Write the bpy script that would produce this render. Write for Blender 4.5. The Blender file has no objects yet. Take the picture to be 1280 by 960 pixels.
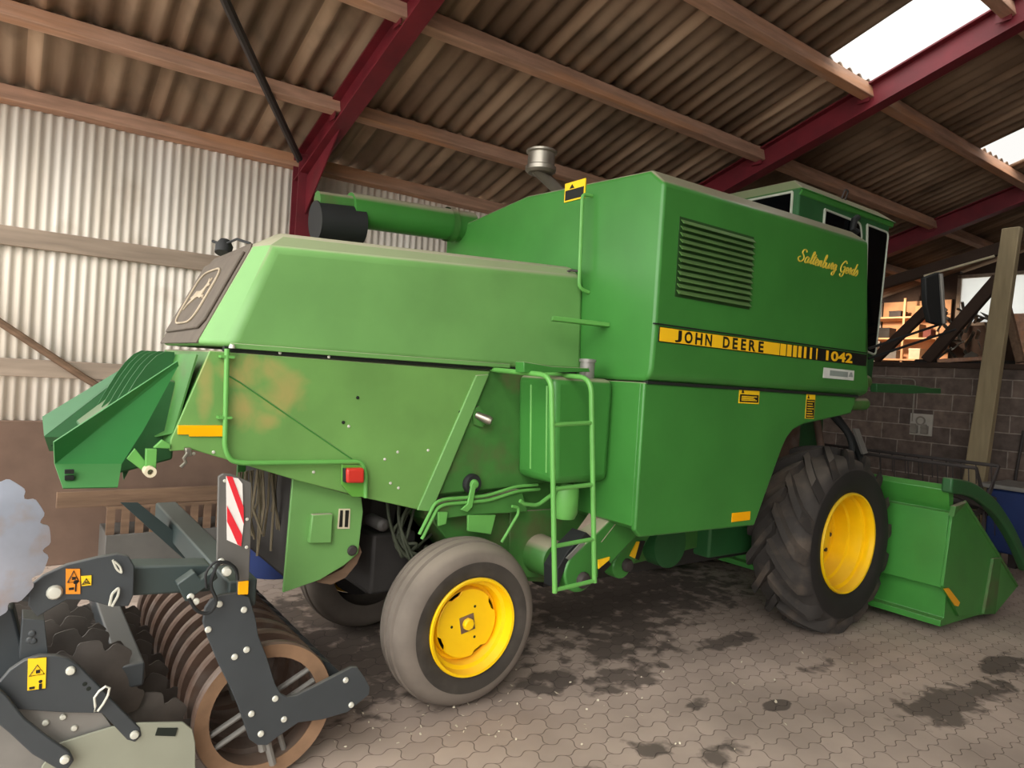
import bpy, bmesh, math, random
from mathutils import Vector, Matrix, Quaternion
random.seed(7)
SC = bpy.context.scene
COL = SC.collection
PI = math.pi

# ------------------------------------------------------------------ materials
def lin(h):
    h = h.lstrip('#')
    c = [int(h[i:i+2], 16)/255 for i in (0, 2, 4)]
    return tuple(x/12.92 if x <= .04045 else ((x+.055)/1.055)**2.4 for x in c) + (1.0,)

def mat(name, col, rough=.6, metal=0., var=.12, scale=6., dust=0., dustcol='#9b8f7d', bump=0., bscale=40., col2=None, c2amt=.5, c2scale=3., c2lo=.5, spec=.5, alpha=None, stretch=(1, 1, 1)):
    """paint with slight tone variation, optional second colour in patches and settled dust on faces that look up"""
    m = bpy.data.materials.new(name); m.use_nodes = True
    nt = m.node_tree; N = nt.nodes; L = nt.links
    b = N['Principled BSDF']
    b.inputs['Roughness'].default_value = rough; b.inputs['Metallic'].default_value = metal
    b.inputs['Specular IOR Level'].default_value = spec
    tc = N.new('ShaderNodeTexCoord'); mp = N.new('ShaderNodeMapping'); mp.inputs['Scale'].default_value = stretch
    L.new(tc.outputs['Object'], mp.inputs['Vector'])
    nz = N.new('ShaderNodeTexNoise'); nz.inputs['Scale'].default_value = scale; nz.inputs['Detail'].default_value = 6
    L.new(mp.outputs[0], nz.inputs['Vector'])
    base = lin(col)
    r = N.new('ShaderNodeValToRGB')
    r.color_ramp.elements[0].position = .3; r.color_ramp.elements[1].position = .7
    r.color_ramp.elements[0].color = tuple(x*(1-var) for x in base[:3]) + (1,)
    r.color_ramp.elements[1].color = tuple(min(1, x*(1+var)) for x in base[:3]) + (1,)
    L.new(nz.outputs['Fac'], r.inputs['Fac']); out = r.outputs['Color']
    def blend(fac, colour, prev):
        mx = N.new('ShaderNodeMix'); mx.data_type = 'RGBA'
        L.new(fac, mx.inputs['Factor']); L.new(prev, mx.inputs[6]); mx.inputs[7].default_value = colour
        return mx.outputs[2]
    if col2:
        n2 = N.new('ShaderNodeTexNoise'); n2.inputs['Scale'].default_value = c2scale; n2.inputs['Detail'].default_value = 5
        L.new(mp.outputs[0], n2.inputs['Vector'])
        mr = N.new('ShaderNodeMapRange'); mr.inputs[1].default_value = c2lo; mr.inputs[2].default_value = c2lo+.15
        mr.inputs[3].default_value = 0; mr.inputs[4].default_value = c2amt
        L.new(n2.outputs['Fac'], mr.inputs[0]); out = blend(mr.outputs[0], lin(col2), out)
    if dust > 0:
        g = N.new('ShaderNodeNewGeometry'); s = N.new('ShaderNodeSeparateXYZ'); L.new(g.outputs['Normal'], s.inputs[0])
        mr = N.new('ShaderNodeMapRange'); mr.inputs[1].default_value = .45; mr.inputs[2].default_value = .72
        mr.inputs[3].default_value = 0; mr.inputs[4].default_value = dust
        L.new(s.outputs['Z'], mr.inputs[0]); out = blend(mr.outputs[0], lin(dustcol), out)
    L.new(out, b.inputs['Base Color'])
    if bump > 0:
        n3 = N.new('ShaderNodeTexNoise'); n3.inputs['Scale'].default_value = bscale; n3.inputs['Detail'].default_value = 5
        L.new(mp.outputs[0], n3.inputs['Vector'])
        bp = N.new('ShaderNodeBump'); bp.inputs['Strength'].default_value = bump; bp.inputs['Distance'].default_value = .01
        L.new(n3.outputs['Fac'], bp.inputs['Height']); L.new(bp.outputs[0], b.inputs['Normal'])
    return m

M = {}
M['green'] = mat('green_paint', '#3d7f36', .36, var=.1, scale=2.5, dust=.85, dustcol='#a8a08a')
M['green_hood'] = mat('pale_green_paint', '#6c9f58', .45, var=.1, scale=2.5, dust=.85, dustcol='#b0a894')  # paler, greyer green for the hood and tail parts
M['green_header'] = mat('header_green_paint', '#3d8436', .35, var=.1, scale=4, dust=.12)
M['wood_black'] = mat('blackened_timber', '#3f3027', .9, var=.25, scale=6, bump=.15, stretch=(3, .5, .5))
M['sidewall_black'] = mat('black_sidewall_rubber', '#201d1b', .75, var=.15)
M['green_old'] = mat('faded_green_paint', '#5c9c3a', .5, var=.12, scale=3, dust=.6, dustcol='#a8a08a', col2='#a98a4c', c2amt=.7, c2scale=2.3, c2lo=.6)
M['green_new'] = mat('bright_green_paint', '#33803f', .4, var=.06, dust=.1)
M['green_dirty'] = mat('dirty_green_paint', '#3f7433', .55, var=.2, scale=5, dust=.8, col2='#5a5038', c2amt=.6, c2scale=4)
M['green_pipe'] = mat('light_green_paint', '#64a651', .4, var=.08)
M['green_dark'] = mat('dark_green_paint', '#285c30', .5, var=.1, dust=.3)
M['black_cover'] = mat('dusty_black_plastic', '#5b5248', .8, var=.15, scale=9, bump=.1)
M['dust_line'] = mat('dusty_relief', '#a89a84', .8, var=.2)
M['seam'] = mat('dark_gap', '#10180f', .8)
M['yellow'] = mat('yellow_paint', '#fccb0a', .38, var=.06, dust=.15)
M['yellow_decal'] = mat('yellow_decal', '#ffc81c', .45, var=.04)
M['amber'] = mat('amber_reflector', '#ffb200', .3, var=.03)
M['black_decal'] = mat('black_decal', '#15140f', .5)
M['white_decal'] = mat('white_decal', '#d8dcd4', .5)
M['grey_decal'] = mat('grey_decal', '#8f9a92', .5)
M['gold'] = mat('gold_lettering', '#d2b83c', .5)
M['rubber'] = mat('tyre_rubber', '#34302d', .85, var=.2, scale=6, dust=.25, dustcol='#7f7468', bump=.15, bscale=30, col2='#6b5d50', c2amt=.45, c2scale=4, c2lo=.5)
M['rubber_grey'] = mat('worn_tyre_rubber', '#71685f', .85, var=.15, scale=5, dust=.3, dustcol='#a09484', bump=.1, bscale=30)
M['sidewall'] = mat('tyre_sidewall_rubber', '#3a352f', .8, var=.2, col2='#57504a', c2amt=.5, c2scale=3)
M['rubber_black'] = mat('black_rubber', '#1b1d1e', .7, var=.1)
M['glass_dark'] = mat('dark_cab_glass', '#05080a', .08, var=0)
M['seal'] = mat('pale_window_seal', '#b9bfae', .6)
M['red_lamp'] = mat('red_lamp_lens', '#c8372c', .3, var=.1)
M['chrome'] = mat('bare_metal', '#a09a8e', .35, metal=.8)
M['galv'] = mat('galvanised_bolt', '#d5d5c8', .45, metal=.25, dust=.2)
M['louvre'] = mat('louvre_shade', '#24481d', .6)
M['slat'] = mat('louvre_slat', '#4d7a38', .5, dust=.15)
M['implement'] = mat('anthracite_paint', '#3b4043', .5, var=.1, scale=5, dust=.35, dustcol='#7d7972')
M['green_fin'] = mat('mid_green_paint', '#34683d', .5, var=.1)
M['implement_teal'] = mat('blue_grey_paint', '#34403f', .5, var=.12, dust=.35, dustcol='#6f736c')
M['board_grey'] = mat('grey_board', '#5b5955', .7, var=.12)
M['rust'] = mat('rusty_cast_iron', '#5f4a3e', .7, metal=.15, var=.2, scale=9, dust=.3, dustcol='#8a7a6c', col2='#7c736c', c2amt=.5, c2scale=6)
M['rust_face'] = mat('worn_ring_edge', '#8d6f55', .65, metal=.15, var=.2, scale=9)
M['disc_steel'] = mat('polished_disc_steel', '#b4bccb', .38, metal=.45, var=.12, scale=7, col2='#b58a58', c2amt=.55, c2scale=5, c2lo=.52)  # orange patches put a warm reflection into the steel colour
M['disc_dark'] = mat('dark_disc_steel', '#5d5752', .5, metal=.4, var=.2, scale=9)
M['bare_plate'] = mat('grey_steel_plate', '#86847f', .45, metal=.3, var=.1)
M['olive'] = mat('grey_olive_plastic', '#8f9180', .6, var=.05)
M['orange_label'] = mat('orange_label', '#ee9224', .5, var=.03)
M['yellow_label'] = mat('yellow_label', '#ffcf1c', .5, var=.03)
M['red_stripe'] = mat('red_reflective', '#dd2f3a', .4, var=.04)
M['white_stripe'] = mat('white_reflective', '#e9e6e0', .4, var=.03)
M['steel_red'] = mat('red_oxide_paint', '#6a1824', .55, var=.22, scale=5, dust=.3, dustcol='#6b4a48', bump=.1)
M['wood'] = mat('purlin_wood', '#b08a74', .8, var=.25, scale=7, bump=.25, bscale=30, stretch=(.35, 3, 3), col2='#c98f64', c2amt=.6, c2scale=2.2)
M['wood_dark'] = mat('old_wood', '#6f5845', .85, var=.25, scale=7, bump=.2, bscale=30, stretch=(.4, 3, 3))
M['wood_grey'] = mat('grey_board_wood', '#9a8a7a', .85, var=.2, scale=6, bump=.15, stretch=(.3, 3, 3))
M['pole'] = mat('post_wood', '#9a8b6c', .8, var=.15, scale=5, bump=.15, stretch=(3, 3, .4))
M['iron'] = mat('dark_iron', '#3a3432', .7, var=.2)
M['plinth'] = mat('plinth_render', '#6a5548', .9, var=.15, scale=4, bump=.1)
M['blue'] = mat('blue_plastic', '#172c5e', .5, var=.1)
M['white_wood'] = mat('painted_shelf_wood', '#d9a679', .7, var=.12)
M['card'] = mat('cardboard', '#b98f62', .8, var=.15)
M['dark_thing'] = mat('dark_machinery', '#2b2826', .7, var=.25)
M['socket'] = mat('socket_plastic', '#b9b3a8', .5)
M['conduit'] = mat('conduit_plastic', '#8c857a', .6)
M['red_rust'] = mat('rusty_red_metal', '#6e3328', .7, var=.2)
M['straw'] = mat('pale_scraps', '#d6ccb6', .8, var=.2)
M['chaff'] = mat('old_straw', '#6d6350', .9, var=.3)
M['hose'] = mat('hose_rubber', '#3d4233', .7, var=.2)
M['cream'] = mat('cream_paper', '#d8cdb0', .6)

def worn_side():
    m = mat('worn_side_paint', '#6b9a50', .48, var=.12, scale=3, dust=.5, dustcol='#a8a08a')
    nt = m.node_tree; N = nt.nodes; L = nt.links; b = N['Principled BSDF']
    prev = b.inputs['Base Color'].links[0].from_socket
    g = N.new('ShaderNodeTexCoord'); s = N.new('ShaderNodeSeparateXYZ'); L.new(g.outputs['Object'], s.inputs[0])
    nz = N.new('ShaderNodeTexNoise'); nz.inputs['Scale'].default_value = 5; nz.inputs['Detail'].default_value = 5; nz.inputs['Distortion'].default_value = 1.2; L.new(g.outputs['Object'], nz.inputs['Vector'])
    def mth(op, *a):
        n = N.new('ShaderNodeMath'); n.operation = op
        for i, v in enumerate(a):
            if isinstance(v, (int, float)): n.inputs[i].default_value = v
            else: L.new(v, n.inputs[i])
        return n.outputs[0]
    tot = None
    for cx, cz, ra, rb in ((.93, 1.80, .17, .08), (1.08, 1.70, .13, .11), (.90, 1.60, .10, .09), (1.0, 1.55, .08, .06), (.73, 1.70, .04, .16)):
        dx = mth('DIVIDE', mth('SUBTRACT', s.outputs[0], cx-3.2), ra); dz = mth('DIVIDE', mth('SUBTRACT', s.outputs[2], cz), rb)
        e = mth('MAXIMUM', mth('SUBTRACT', 1, mth('MULTIPLY', mth('ADD', mth('MULTIPLY', dx, dx), mth('MULTIPLY', dz, dz)), .4)), 0)
        tot = e if tot is None else mth('MAXIMUM', tot, e)
    f = N.new('ShaderNodeMapRange'); f.inputs[1].default_value = .9; f.inputs[2].default_value = 1.45; f.inputs[3].default_value = 0; f.inputs[4].default_value = .7
    L.new(mth('ADD', mth('MULTIPLY', tot, .75), nz.outputs['Fac']), f.inputs[0])
    mx = N.new('ShaderNodeMix'); mx.data_type = 'RGBA'; L.new(f.outputs[0], mx.inputs['Factor']); L.new(prev, mx.inputs[6]); mx.inputs[7].default_value = lin('#bd9c62')
    L.new(mx.outputs[2], b.inputs['Base Color'])
    return m
M['worn_side'] = worn_side()

# ------------------------------------------------------------------ mesh building
def fillet(pts, rad, n=5):
    pts = [Vector(p) for p in pts]; out = [pts[0]]
    for i in range(1, len(pts)-1):
        a, b, c = pts[i-1], pts[i], pts[i+1]
        u = (a-b); v = (c-b); r = min(rad, u.length*.45, v.length*.45)
        p = b+u.normalized()*r; q = b+v.normalized()*r
        for k in range(n+1):
            t = k/n
            out.append((1-t)**2*p+2*t*(1-t)*b+t*t*q)
    out.append(pts[-1])
    return out

class MB:
    def __init__(s): s.bm = bmesh.new()
    def face(s, vs):
        try: return s.bm.faces.new(vs)
        except ValueError: return None
    def hexa(s, p):
        v = [s.bm.verts.new(q) for q in p]
        for f in ((0,1,2,3), (7,6,5,4), (0,4,5,1), (1,5,6,2), (2,6,7,3), (3,7,4,0)): s.face([v[i] for i in f])
        return s
    def box(s, a, b):
        x0,y0,z0 = a; x1,y1,z1 = b
        return s.hexa([(x0,y0,z0),(x1,y0,z0),(x1,y1,z0),(x0,y1,z0),(x0,y0,z1),(x1,y0,z1),(x1,y1,z1),(x0,y1,z1)])
    def prism(s, pts, ax, a, b):
        """polygon in the plane perpendicular to ax, given as the two other coordinates, from a to b"""
        def put(p, h):
            return {'X': (h, p[0], p[1]), 'Y': (p[0], h, p[1]), 'Z': (p[0], p[1], h)}[ax]
        A = [s.bm.verts.new(put(p, a)) for p in pts]; B = [s.bm.verts.new(put(p, b)) for p in pts]
        s.face(A); s.face(B[::-1]); n = len(pts)
        for i in range(n): s.face([A[i], B[i], B[(i+1) % n], A[(i+1) % n]])
        return s
    def loft(s, A, B):
        """two loops with the same number of points, capped"""
        A = [s.bm.verts.new(p) for p in A]; B = [s.bm.verts.new(p) for p in B]
        s.face(A[::-1]); s.face(B); n = len(A)
        for i in range(n): s.face([A[i], A[(i+1) % n], B[(i+1) % n], B[i]])
        return s
    def sheet(s, pts, t=.004):
        pts = [Vector(p) for p in pts]
        n = Vector((0, 0, 0))
        for i in range(len(pts)):
            a, b = pts[i], pts[(i+1) % len(pts)]
            n += a.cross(b)
        n.normalize()
        return s.loft([p-n*t/2 for p in pts], [p+n*t/2 for p in pts])
    def tube(s, pts, r, n=10, cap=True, closed=False):
        pts = [Vector(p) for p in pts]; m = len(pts); rings = []
        up = None
        for i, p in enumerate(pts):
            if closed: d = (pts[(i+1) % m]-pts[i-1])
            else: d = (pts[min(i+1, m-1)]-pts[max(i-1, 0)])
            d.normalize()
            if up is None:
                up = Vector((0, 0, 1)) if abs(d.z) < .9 else Vector((1, 0, 0))
            up = (up-d*up.dot(d)); up.normalize(); w = d.cross(up)
            rr = r[i] if isinstance(r, (list, tuple)) else r
            rings.append([s.bm.verts.new(p+(up*math.cos(2*PI*k/n)+w*math.sin(2*PI*k/n))*rr) for k in range(n)])
        rng = range(m) if closed else range(m-1)
        for i in rng:
            A, B = rings[i], rings[(i+1) % m]
            for k in range(n): s.face([A[k], A[(k+1) % n], B[(k+1) % n], B[k]])
        if cap and not closed: s.face(rings[0][::-1]); s.face(rings[-1])
        return s
    def lathe(s, prof, c, ax='Y', n=40, closed=False):
        """(radius, height) profile turned about an axis through c"""
        c = Vector(c); rings = []
        d = {'X': Vector((1,0,0)), 'Y': Vector((0,1,0)), 'Z': Vector((0,0,1))}[ax] if isinstance(ax, str) else Vector(ax).normalized()
        u = d.orthogonal().normalized(); w = d.cross(u)
        for r, h in prof:
            if r < 1e-6: rings.append([s.bm.verts.new(c+d*h)])
            else: rings.append([s.bm.verts.new(c+d*h+(u*math.cos(2*PI*k/n)+w*math.sin(2*PI*k/n))*r) for k in range(n)])
        m = len(rings)
        for i in range(m if closed else m-1):
            A, B = rings[i], rings[(i+1) % m]
            for k in range(n):
                k2 = (k+1) % n
                if len(A) == 1 and len(B) == 1: continue
                if len(A) == 1: s.face([A[0], B[k], B[k2]])
                elif len(B) == 1: s.face([A[k], B[0], A[k2]])
                else: s.face([A[k], B[k], B[k2], A[k2]])
        return s
    def cyl(s, a, b, r, n=20, r2=None):
        a = Vector(a); b = Vector(b); d = b-a
        return s.lathe([(0, 0), (r, 0), (r2 if r2 is not None else r, d.length), (0, d.length)], a, d, n)
    def bolt(s, c, r, ax=(0, -1, 0), h=None, n=12):
        h = h or r*.6
        return s.lathe([(r, 0), (r, h*.4), (r*.75, h*.85), (0, h)], c, ax, n)
    def text(s, t, x0, x1, z0, z1, y, bold=0., thick=.002):
        cu = bpy.data.curves.new('lettering', 'FONT'); cu.body = t; cu.offset = bold; cu.resolution_u = 3
        ob = bpy.data.objects.new('lettering', cu); COL.objects.link(ob)
        bpy.context.view_layer.update()
        me = bpy.data.meshes.new_from_object(ob.evaluated_get(bpy.context.evaluated_depsgraph_get()))
        bpy.data.objects.remove(ob); bpy.data.curves.remove(cu)
        xs = [v.co.x for v in me.vertices]; ys = [v.co.y for v in me.vertices]
        ax, bx, ay, by = min(xs), max(xs), min(ys), max(ys)
        vs = [s.bm.verts.new((x0+(v.co.x-ax)/(bx-ax)*(x1-x0), y, z0+(v.co.y-ay)/(by-ay)*(z1-z0))) for v in me.vertices]
        fs = [s.face([vs[i] for i in p.vertices]) for p in me.polygons]
        bpy.data.meshes.remove(me)
        return s
    def build(s, name, m, parent=None, bev=0., seg=2, ang=35, smooth=True, recalc=True):
        bm = s.bm
        if recalc: bmesh.ops.recalc_face_normals(bm, faces=bm.faces)
        off = ORI.get(parent, Vector((0, 0, 0)))
        if off.length: bmesh.ops.translate(bm, verts=bm.verts, vec=-off)
        for f in bm.faces: f.smooth = smooth
        lim = math.radians(ang)
        for e in bm.edges:
            if len(e.link_faces) == 2 and e.calc_face_angle(0) > lim: e.smooth = False
        me = bpy.data.meshes.new(name); bm.to_mesh(me); bm.free()
        ob = bpy.data.objects.new(name, me); COL.objects.link(ob)
        me.materials.append(M[m] if isinstance(m, str) else m)
        if parent is not None: ob.parent = parent
        ORI[ob] = off
        if bev:
            md = ob.modifiers.new('bevel', 'BEVEL'); md.width = bev; md.segments = seg; md.limit_method = 'ANGLE'; md.angle_limit = math.radians(40)
        return ob
ORI = {}

def thing(name, loc, label, cat, group=None):
    o = bpy.data.objects.new(name, None); COL.objects.link(o); o.location = loc; o.empty_display_size = .2
    o['label'] = label; o['category'] = cat
    if group: o['group'] = group
    ORI[o] = Vector(loc)
    return o
def tag(o, label, cat, group=None):
    o['label'] = label; o['category'] = cat
    if group: o['group'] = group
    return o
def struct(o): o['kind'] = 'structure'; return o
def lab(o, t): o['label'] = t; return o

# ------------------------------------------------------------------ the barn
EAVE, SLOPE, WALLY = 3.935, math.tan(math.radians(17)), 7.0
RIDGE = -1.8
def roofz(y): return EAVE + SLOPE*(WALLY-y) if y > RIDGE else EAVE + SLOPE*(WALLY-RIDGE) - SLOPE*(RIDGE-y)
X0, X1 = -1.1, 14.4

def floor_material():
    m = bpy.data.materials.new('interlocking_pavers'); m.use_nodes = True
    nt = m.node_tree; N = nt.nodes; L = nt.links; b = N['Principled BSDF']
    b.inputs['Roughness'].default_value = .75
    g = N.new('ShaderNodeTexCoord'); s = N.new('ShaderNodeSeparateXYZ'); L.new(g.outputs['Object'], s.inputs[0])
    def mth(op, a, c=None):
        n = N.new('ShaderNodeMath'); n.operation = op
        for i, v in enumerate((a, c)):
            if v is None: continue
            if isinstance(v, (int, float)): n.inputs[i].default_value = v
            else: L.new(v, n.inputs[i])
        return n.outputs[0]
    x, y = s.outputs[0], s.outputs[1]
    x2 = mth('ADD', x, mth('MULTIPLY', mth('SINE', mth('MULTIPLY', y, 2*PI/.115)), .013))
    y2 = mth('ADD', y, mth('MULTIPLY', mth('SINE', mth('MULTIPLY', x, 2*PI/.115)), .013))
    c = N.new('ShaderNodeCombineXYZ'); L.new(x2, c.inputs[0]); L.new(y2, c.inputs[1])
    br = N.new('ShaderNodeTexBrick'); L.new(c.outputs[0], br.inputs['Vector'])
    br.inputs['Scale'].default_value = 1; br.inputs['Brick Width'].default_value = .23; br.inputs['Row Height'].default_value = .115
    br.inputs['Mortar Size'].default_value = .0035; br.inputs['Mortar Smooth'].default_value = .6; br.inputs['Bias'].default_value = 0
    br.inputs['Color1'].default_value = lin('#b8a699'); br.inputs['Color2'].default_value = lin('#a8978b'); br.inputs['Mortar'].default_value = lin('#7a6b61')
    nz = N.new('ShaderNodeTexNoise'); nz.inputs['Scale'].default_value = 1.1; nz.inputs['Detail'].default_value = 7; L.new(g.outputs['Object'], nz.inputs['Vector'])
    r = N.new('ShaderNodeMapRange'); r.inputs[1].default_value = .3; r.inputs[2].default_value = .7; r.inputs[3].default_value = .72; r.inputs[4].default_value = 1.2
    L.new(nz.outputs['Fac'], r.inputs[0])
    mx = N.new('ShaderNodeMix'); mx.data_type = 'RGBA'; mx.blend_type = 'MULTIPLY'; mx.inputs['Factor'].default_value = 1
    L.new(br.outputs['Color'], mx.inputs[6]); L.new(r.outputs[0], mx.inputs[7]); out = mx.outputs[2]
    # oil and water stains, each with its own outline; broad blobs under the tail paint its shade
    n2 = N.new('ShaderNodeTexNoise'); n2.inputs['Scale'].default_value = 7; n2.inputs['Detail'].default_value = 7; n2.inputs['Distortion'].default_value = .25; L.new(g.outputs['Object'], n2.inputs['Vector'])
    tot = None
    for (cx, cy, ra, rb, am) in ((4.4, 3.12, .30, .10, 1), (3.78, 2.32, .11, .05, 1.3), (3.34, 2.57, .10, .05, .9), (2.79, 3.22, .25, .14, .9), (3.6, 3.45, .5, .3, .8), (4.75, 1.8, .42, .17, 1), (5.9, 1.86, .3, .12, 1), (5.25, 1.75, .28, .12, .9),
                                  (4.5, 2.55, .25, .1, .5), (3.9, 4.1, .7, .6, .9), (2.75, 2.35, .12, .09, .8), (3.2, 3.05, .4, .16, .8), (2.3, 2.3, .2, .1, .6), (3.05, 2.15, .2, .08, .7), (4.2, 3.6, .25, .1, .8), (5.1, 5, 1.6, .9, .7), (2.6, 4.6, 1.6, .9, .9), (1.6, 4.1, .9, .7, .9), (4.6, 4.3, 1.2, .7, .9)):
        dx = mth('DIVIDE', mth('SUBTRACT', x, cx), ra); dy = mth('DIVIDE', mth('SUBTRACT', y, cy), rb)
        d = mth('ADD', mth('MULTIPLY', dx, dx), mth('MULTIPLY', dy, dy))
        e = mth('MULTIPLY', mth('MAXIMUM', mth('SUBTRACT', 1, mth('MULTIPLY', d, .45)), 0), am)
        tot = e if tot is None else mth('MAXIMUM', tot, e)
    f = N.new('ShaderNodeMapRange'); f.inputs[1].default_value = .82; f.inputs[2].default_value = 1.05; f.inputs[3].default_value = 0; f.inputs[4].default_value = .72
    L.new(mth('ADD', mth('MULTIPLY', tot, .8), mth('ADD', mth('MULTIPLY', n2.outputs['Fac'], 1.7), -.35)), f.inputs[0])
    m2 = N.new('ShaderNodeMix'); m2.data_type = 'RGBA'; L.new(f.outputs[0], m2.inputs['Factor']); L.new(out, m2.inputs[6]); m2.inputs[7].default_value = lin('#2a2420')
    L.new(m2.outputs[2], b.inputs['Base Color'])
    bp = N.new('ShaderNodeBump'); bp.inputs['Strength'].default_value = .6; bp.inputs['Distance'].default_value = .006
    L.new(mth('SUBTRACT', mth('MULTIPLY', n2.outputs['Fac'], .25), br.outputs['Fac']), bp.inputs['Height']); L.new(bp.outputs[0], b.inputs['Normal'])
    return m

def sheet_material(name, a, b_, pitch, along, rough, stain, lo=.5):
    """corrugated sheets: tone differs from sheet to sheet, streaks run down the sheet"""
    m = bpy.data.materials.new(name); m.use_nodes = True
    nt = m.node_tree; N = nt.nodes; L = nt.links; b = N['Principled BSDF']; b.inputs['Roughness'].default_value = rough
    b.inputs['Specular IOR Level'].default_value = .25
    g = N.new('ShaderNodeTexCoord')
    def noise(sc, vec, det=4):
        mp = N.new('ShaderNodeMapping'); mp.inputs['Scale'].default_value = vec; L.new(g.outputs['Object'], mp.inputs['Vector'])
        n = N.new('ShaderNodeTexNoise'); n.inputs['Scale'].default_value = sc; n.inputs['Detail'].default_value = det; L.new(mp.outputs[0], n.inputs['Vector']); return n.outputs['Fac']
    st = (1, .12, .12) if along == 'Y' else (1, 1, .1)
    r = N.new('ShaderNodeValToRGB'); r.color_ramp.elements[0].position = .36; r.color_ramp.elements[1].position = .66
    r.color_ramp.elements[0].color = lin(a); r.color_ramp.elements[1].color = lin(b_)
    L.new(noise(3.2, st), r.inputs['Fac'])
    n2 = noise(2.2, (1, 1, 1), 6); col0 = r.outputs[0]
    if along == 'Y':          # lap_edge: every sheet has its own tone and a paler overlapped edge
        sx = N.new('ShaderNodeSeparateXYZ'); L.new(g.outputs['Object'], sx.inputs[0])
        def mth(op, a, c):
            n = N.new('ShaderNodeMath'); n.operation = op
            for i, v in enumerate((a, c)):
                if isinstance(v, (int, float)): n.inputs[i].default_value = v
                else: L.new(v, n.inputs[i])
            return n.outputs[0]
        u = mth('DIVIDE', sx.outputs[0], .885); row = mth('FLOOR', mth('DIVIDE', sx.outputs[1], 1.2), 0)
        cc = N.new('ShaderNodeCombineXYZ'); L.new(mth('FLOOR', u, 0), cc.inputs[0]); L.new(row, cc.inputs[1])
        wn = N.new('ShaderNodeTexWhiteNoise'); L.new(cc.outputs[0], wn.inputs['Vector'])
        edge = mth('MULTIPLY', mth('LESS_THAN', mth('FRACT', u, 0), .11), .5)
        k = mth('ADD', mth('ADD', mth('MULTIPLY', wn.outputs['Value'], .3), .82), edge)
        m0 = N.new('ShaderNodeMix'); m0.data_type = 'RGBA'; m0.blend_type = 'MULTIPLY'; m0.inputs['Factor'].default_value = 1
        L.new(col0, m0.inputs[6]); L.new(k, m0.inputs[7]); col0 = m0.outputs[2]
    f = N.new('ShaderNodeMapRange'); f.inputs[1].default_value = lo; f.inputs[2].default_value = lo+.25; f.inputs[3].default_value = 0; f.inputs[4].default_value = .7
    L.new(n2, f.inputs[0])
    mx = N.new('ShaderNodeMix'); mx.data_type = 'RGBA'; L.new(f.outputs[0], mx.inputs['Factor']); L.new(col0, mx.inputs[6]); mx.inputs[7].default_value = lin(stain)
    L.new(mx.outputs[2], b.inputs['Base Color'])
    return m

def block_material():
    m = bpy.data.materials.new('concrete_blocks'); m.use_nodes = True
    nt = m.node_tree; N = nt.nodes; L = nt.links; b = N['Principled BSDF']; b.inputs['Roughness'].default_value = .9
    g = N.new('ShaderNodeTexCoord'); s = N.new('ShaderNodeSeparateXYZ'); c = N.new('ShaderNodeCombineXYZ')
    L.new(g.outputs['Object'], s.inputs[0]); L.new(s.outputs[1], c.inputs[0]); L.new(s.outputs[2], c.inputs[1])
    nz = N.new('ShaderNodeTexNoise'); nz.inputs['Scale'].default_value = 9; nz.inputs['Detail'].default_value = 6; L.new(g.outputs['Object'], nz.inputs['Vector'])
    ad = N.new('ShaderNodeMix'); ad.data_type = 'RGBA'; ad.blend_type = 'ADD'; ad.inputs['Factor'].default_value = .012
    L.new(c.outputs[0], ad.inputs[6]); L.new(nz.outputs['Color'], ad.inputs[7])
    br = N.new('ShaderNodeTexBrick'); L.new(ad.outputs[2], br.inputs['Vector'])
    br.inputs['Scale'].default_value = 1; br.inputs['Brick Width'].default_value = .5; br.inputs['Row Height'].default_value = .25
    br.inputs['Mortar Size'].default_value = .009; br.inputs['Mortar Smooth'].default_value = .3
    br.inputs['Color1'].default_value = lin('#5d524c'); br.inputs['Color2'].default_value = lin('#79695f'); br.inputs['Mortar'].default_value = lin('#9c9187')
    r = N.new('ShaderNodeMapRange'); r.inputs[1].default_value = .3; r.inputs[2].default_value = .7; r.inputs[3].default_value = .65; r.inputs[4].default_value = 1.15
    L.new(nz.outputs['Fac'], r.inputs[0])
    mx = N.new('ShaderNodeMix'); mx.data_type = 'RGBA'; mx.blend_type = 'MULTIPLY'; mx.inputs['Factor'].default_value = 1
    L.new(br.outputs['Color'], mx.inputs[6]); L.new(r.outputs[0], mx.inputs[7]); L.new(mx.outputs[2], b.inputs['Base Color'])
    bp = N.new('ShaderNodeBump'); bp.inputs['Strength'].default_value = .7; bp.inputs['Distance'].default_value = .012
    h = N.new('ShaderNodeMath'); h.operation = 'MULTIPLY_ADD'; L.new(nz.outputs['Fac'], h.inputs[0]); h.inputs[1].default_value = .5
    iv = N.new('ShaderNodeMath'); iv.operation = 'MULTIPLY'; L.new(br.outputs['Fac'], iv.inputs[0]); iv.inputs[1].default_value = -1; L.new(iv.outputs[0], h.inputs[2])
    L.new(h.outputs[0], bp.inputs['Height']); L.new(bp.outputs[0], b.inputs['Normal'])
    return m

def skylight_material():
    m = bpy.data.materials.new('translucent_sheet'); m.use_nodes = True
    nt = m.node_tree; N = nt.nodes; L = nt.links; N.remove(N['Principled BSDF'])
    o = N['Material Output']
    t = N.new('ShaderNodeBsdfTranslucent'); t.inputs[0].default_value = (.95, .96, .95, 1)
    p = N.new('ShaderNodeBsdfTransparent'); p.inputs[0].default_value = (.95, .97, .96, 1)
    x = N.new('ShaderNodeMixShader'); x.inputs[0].default_value = .55
    L.new(t.outputs[0], x.inputs[1]); L.new(p.outputs[0], x.inputs[2]); L.new(x.outputs[0], o.inputs[0])
    return m

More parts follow.
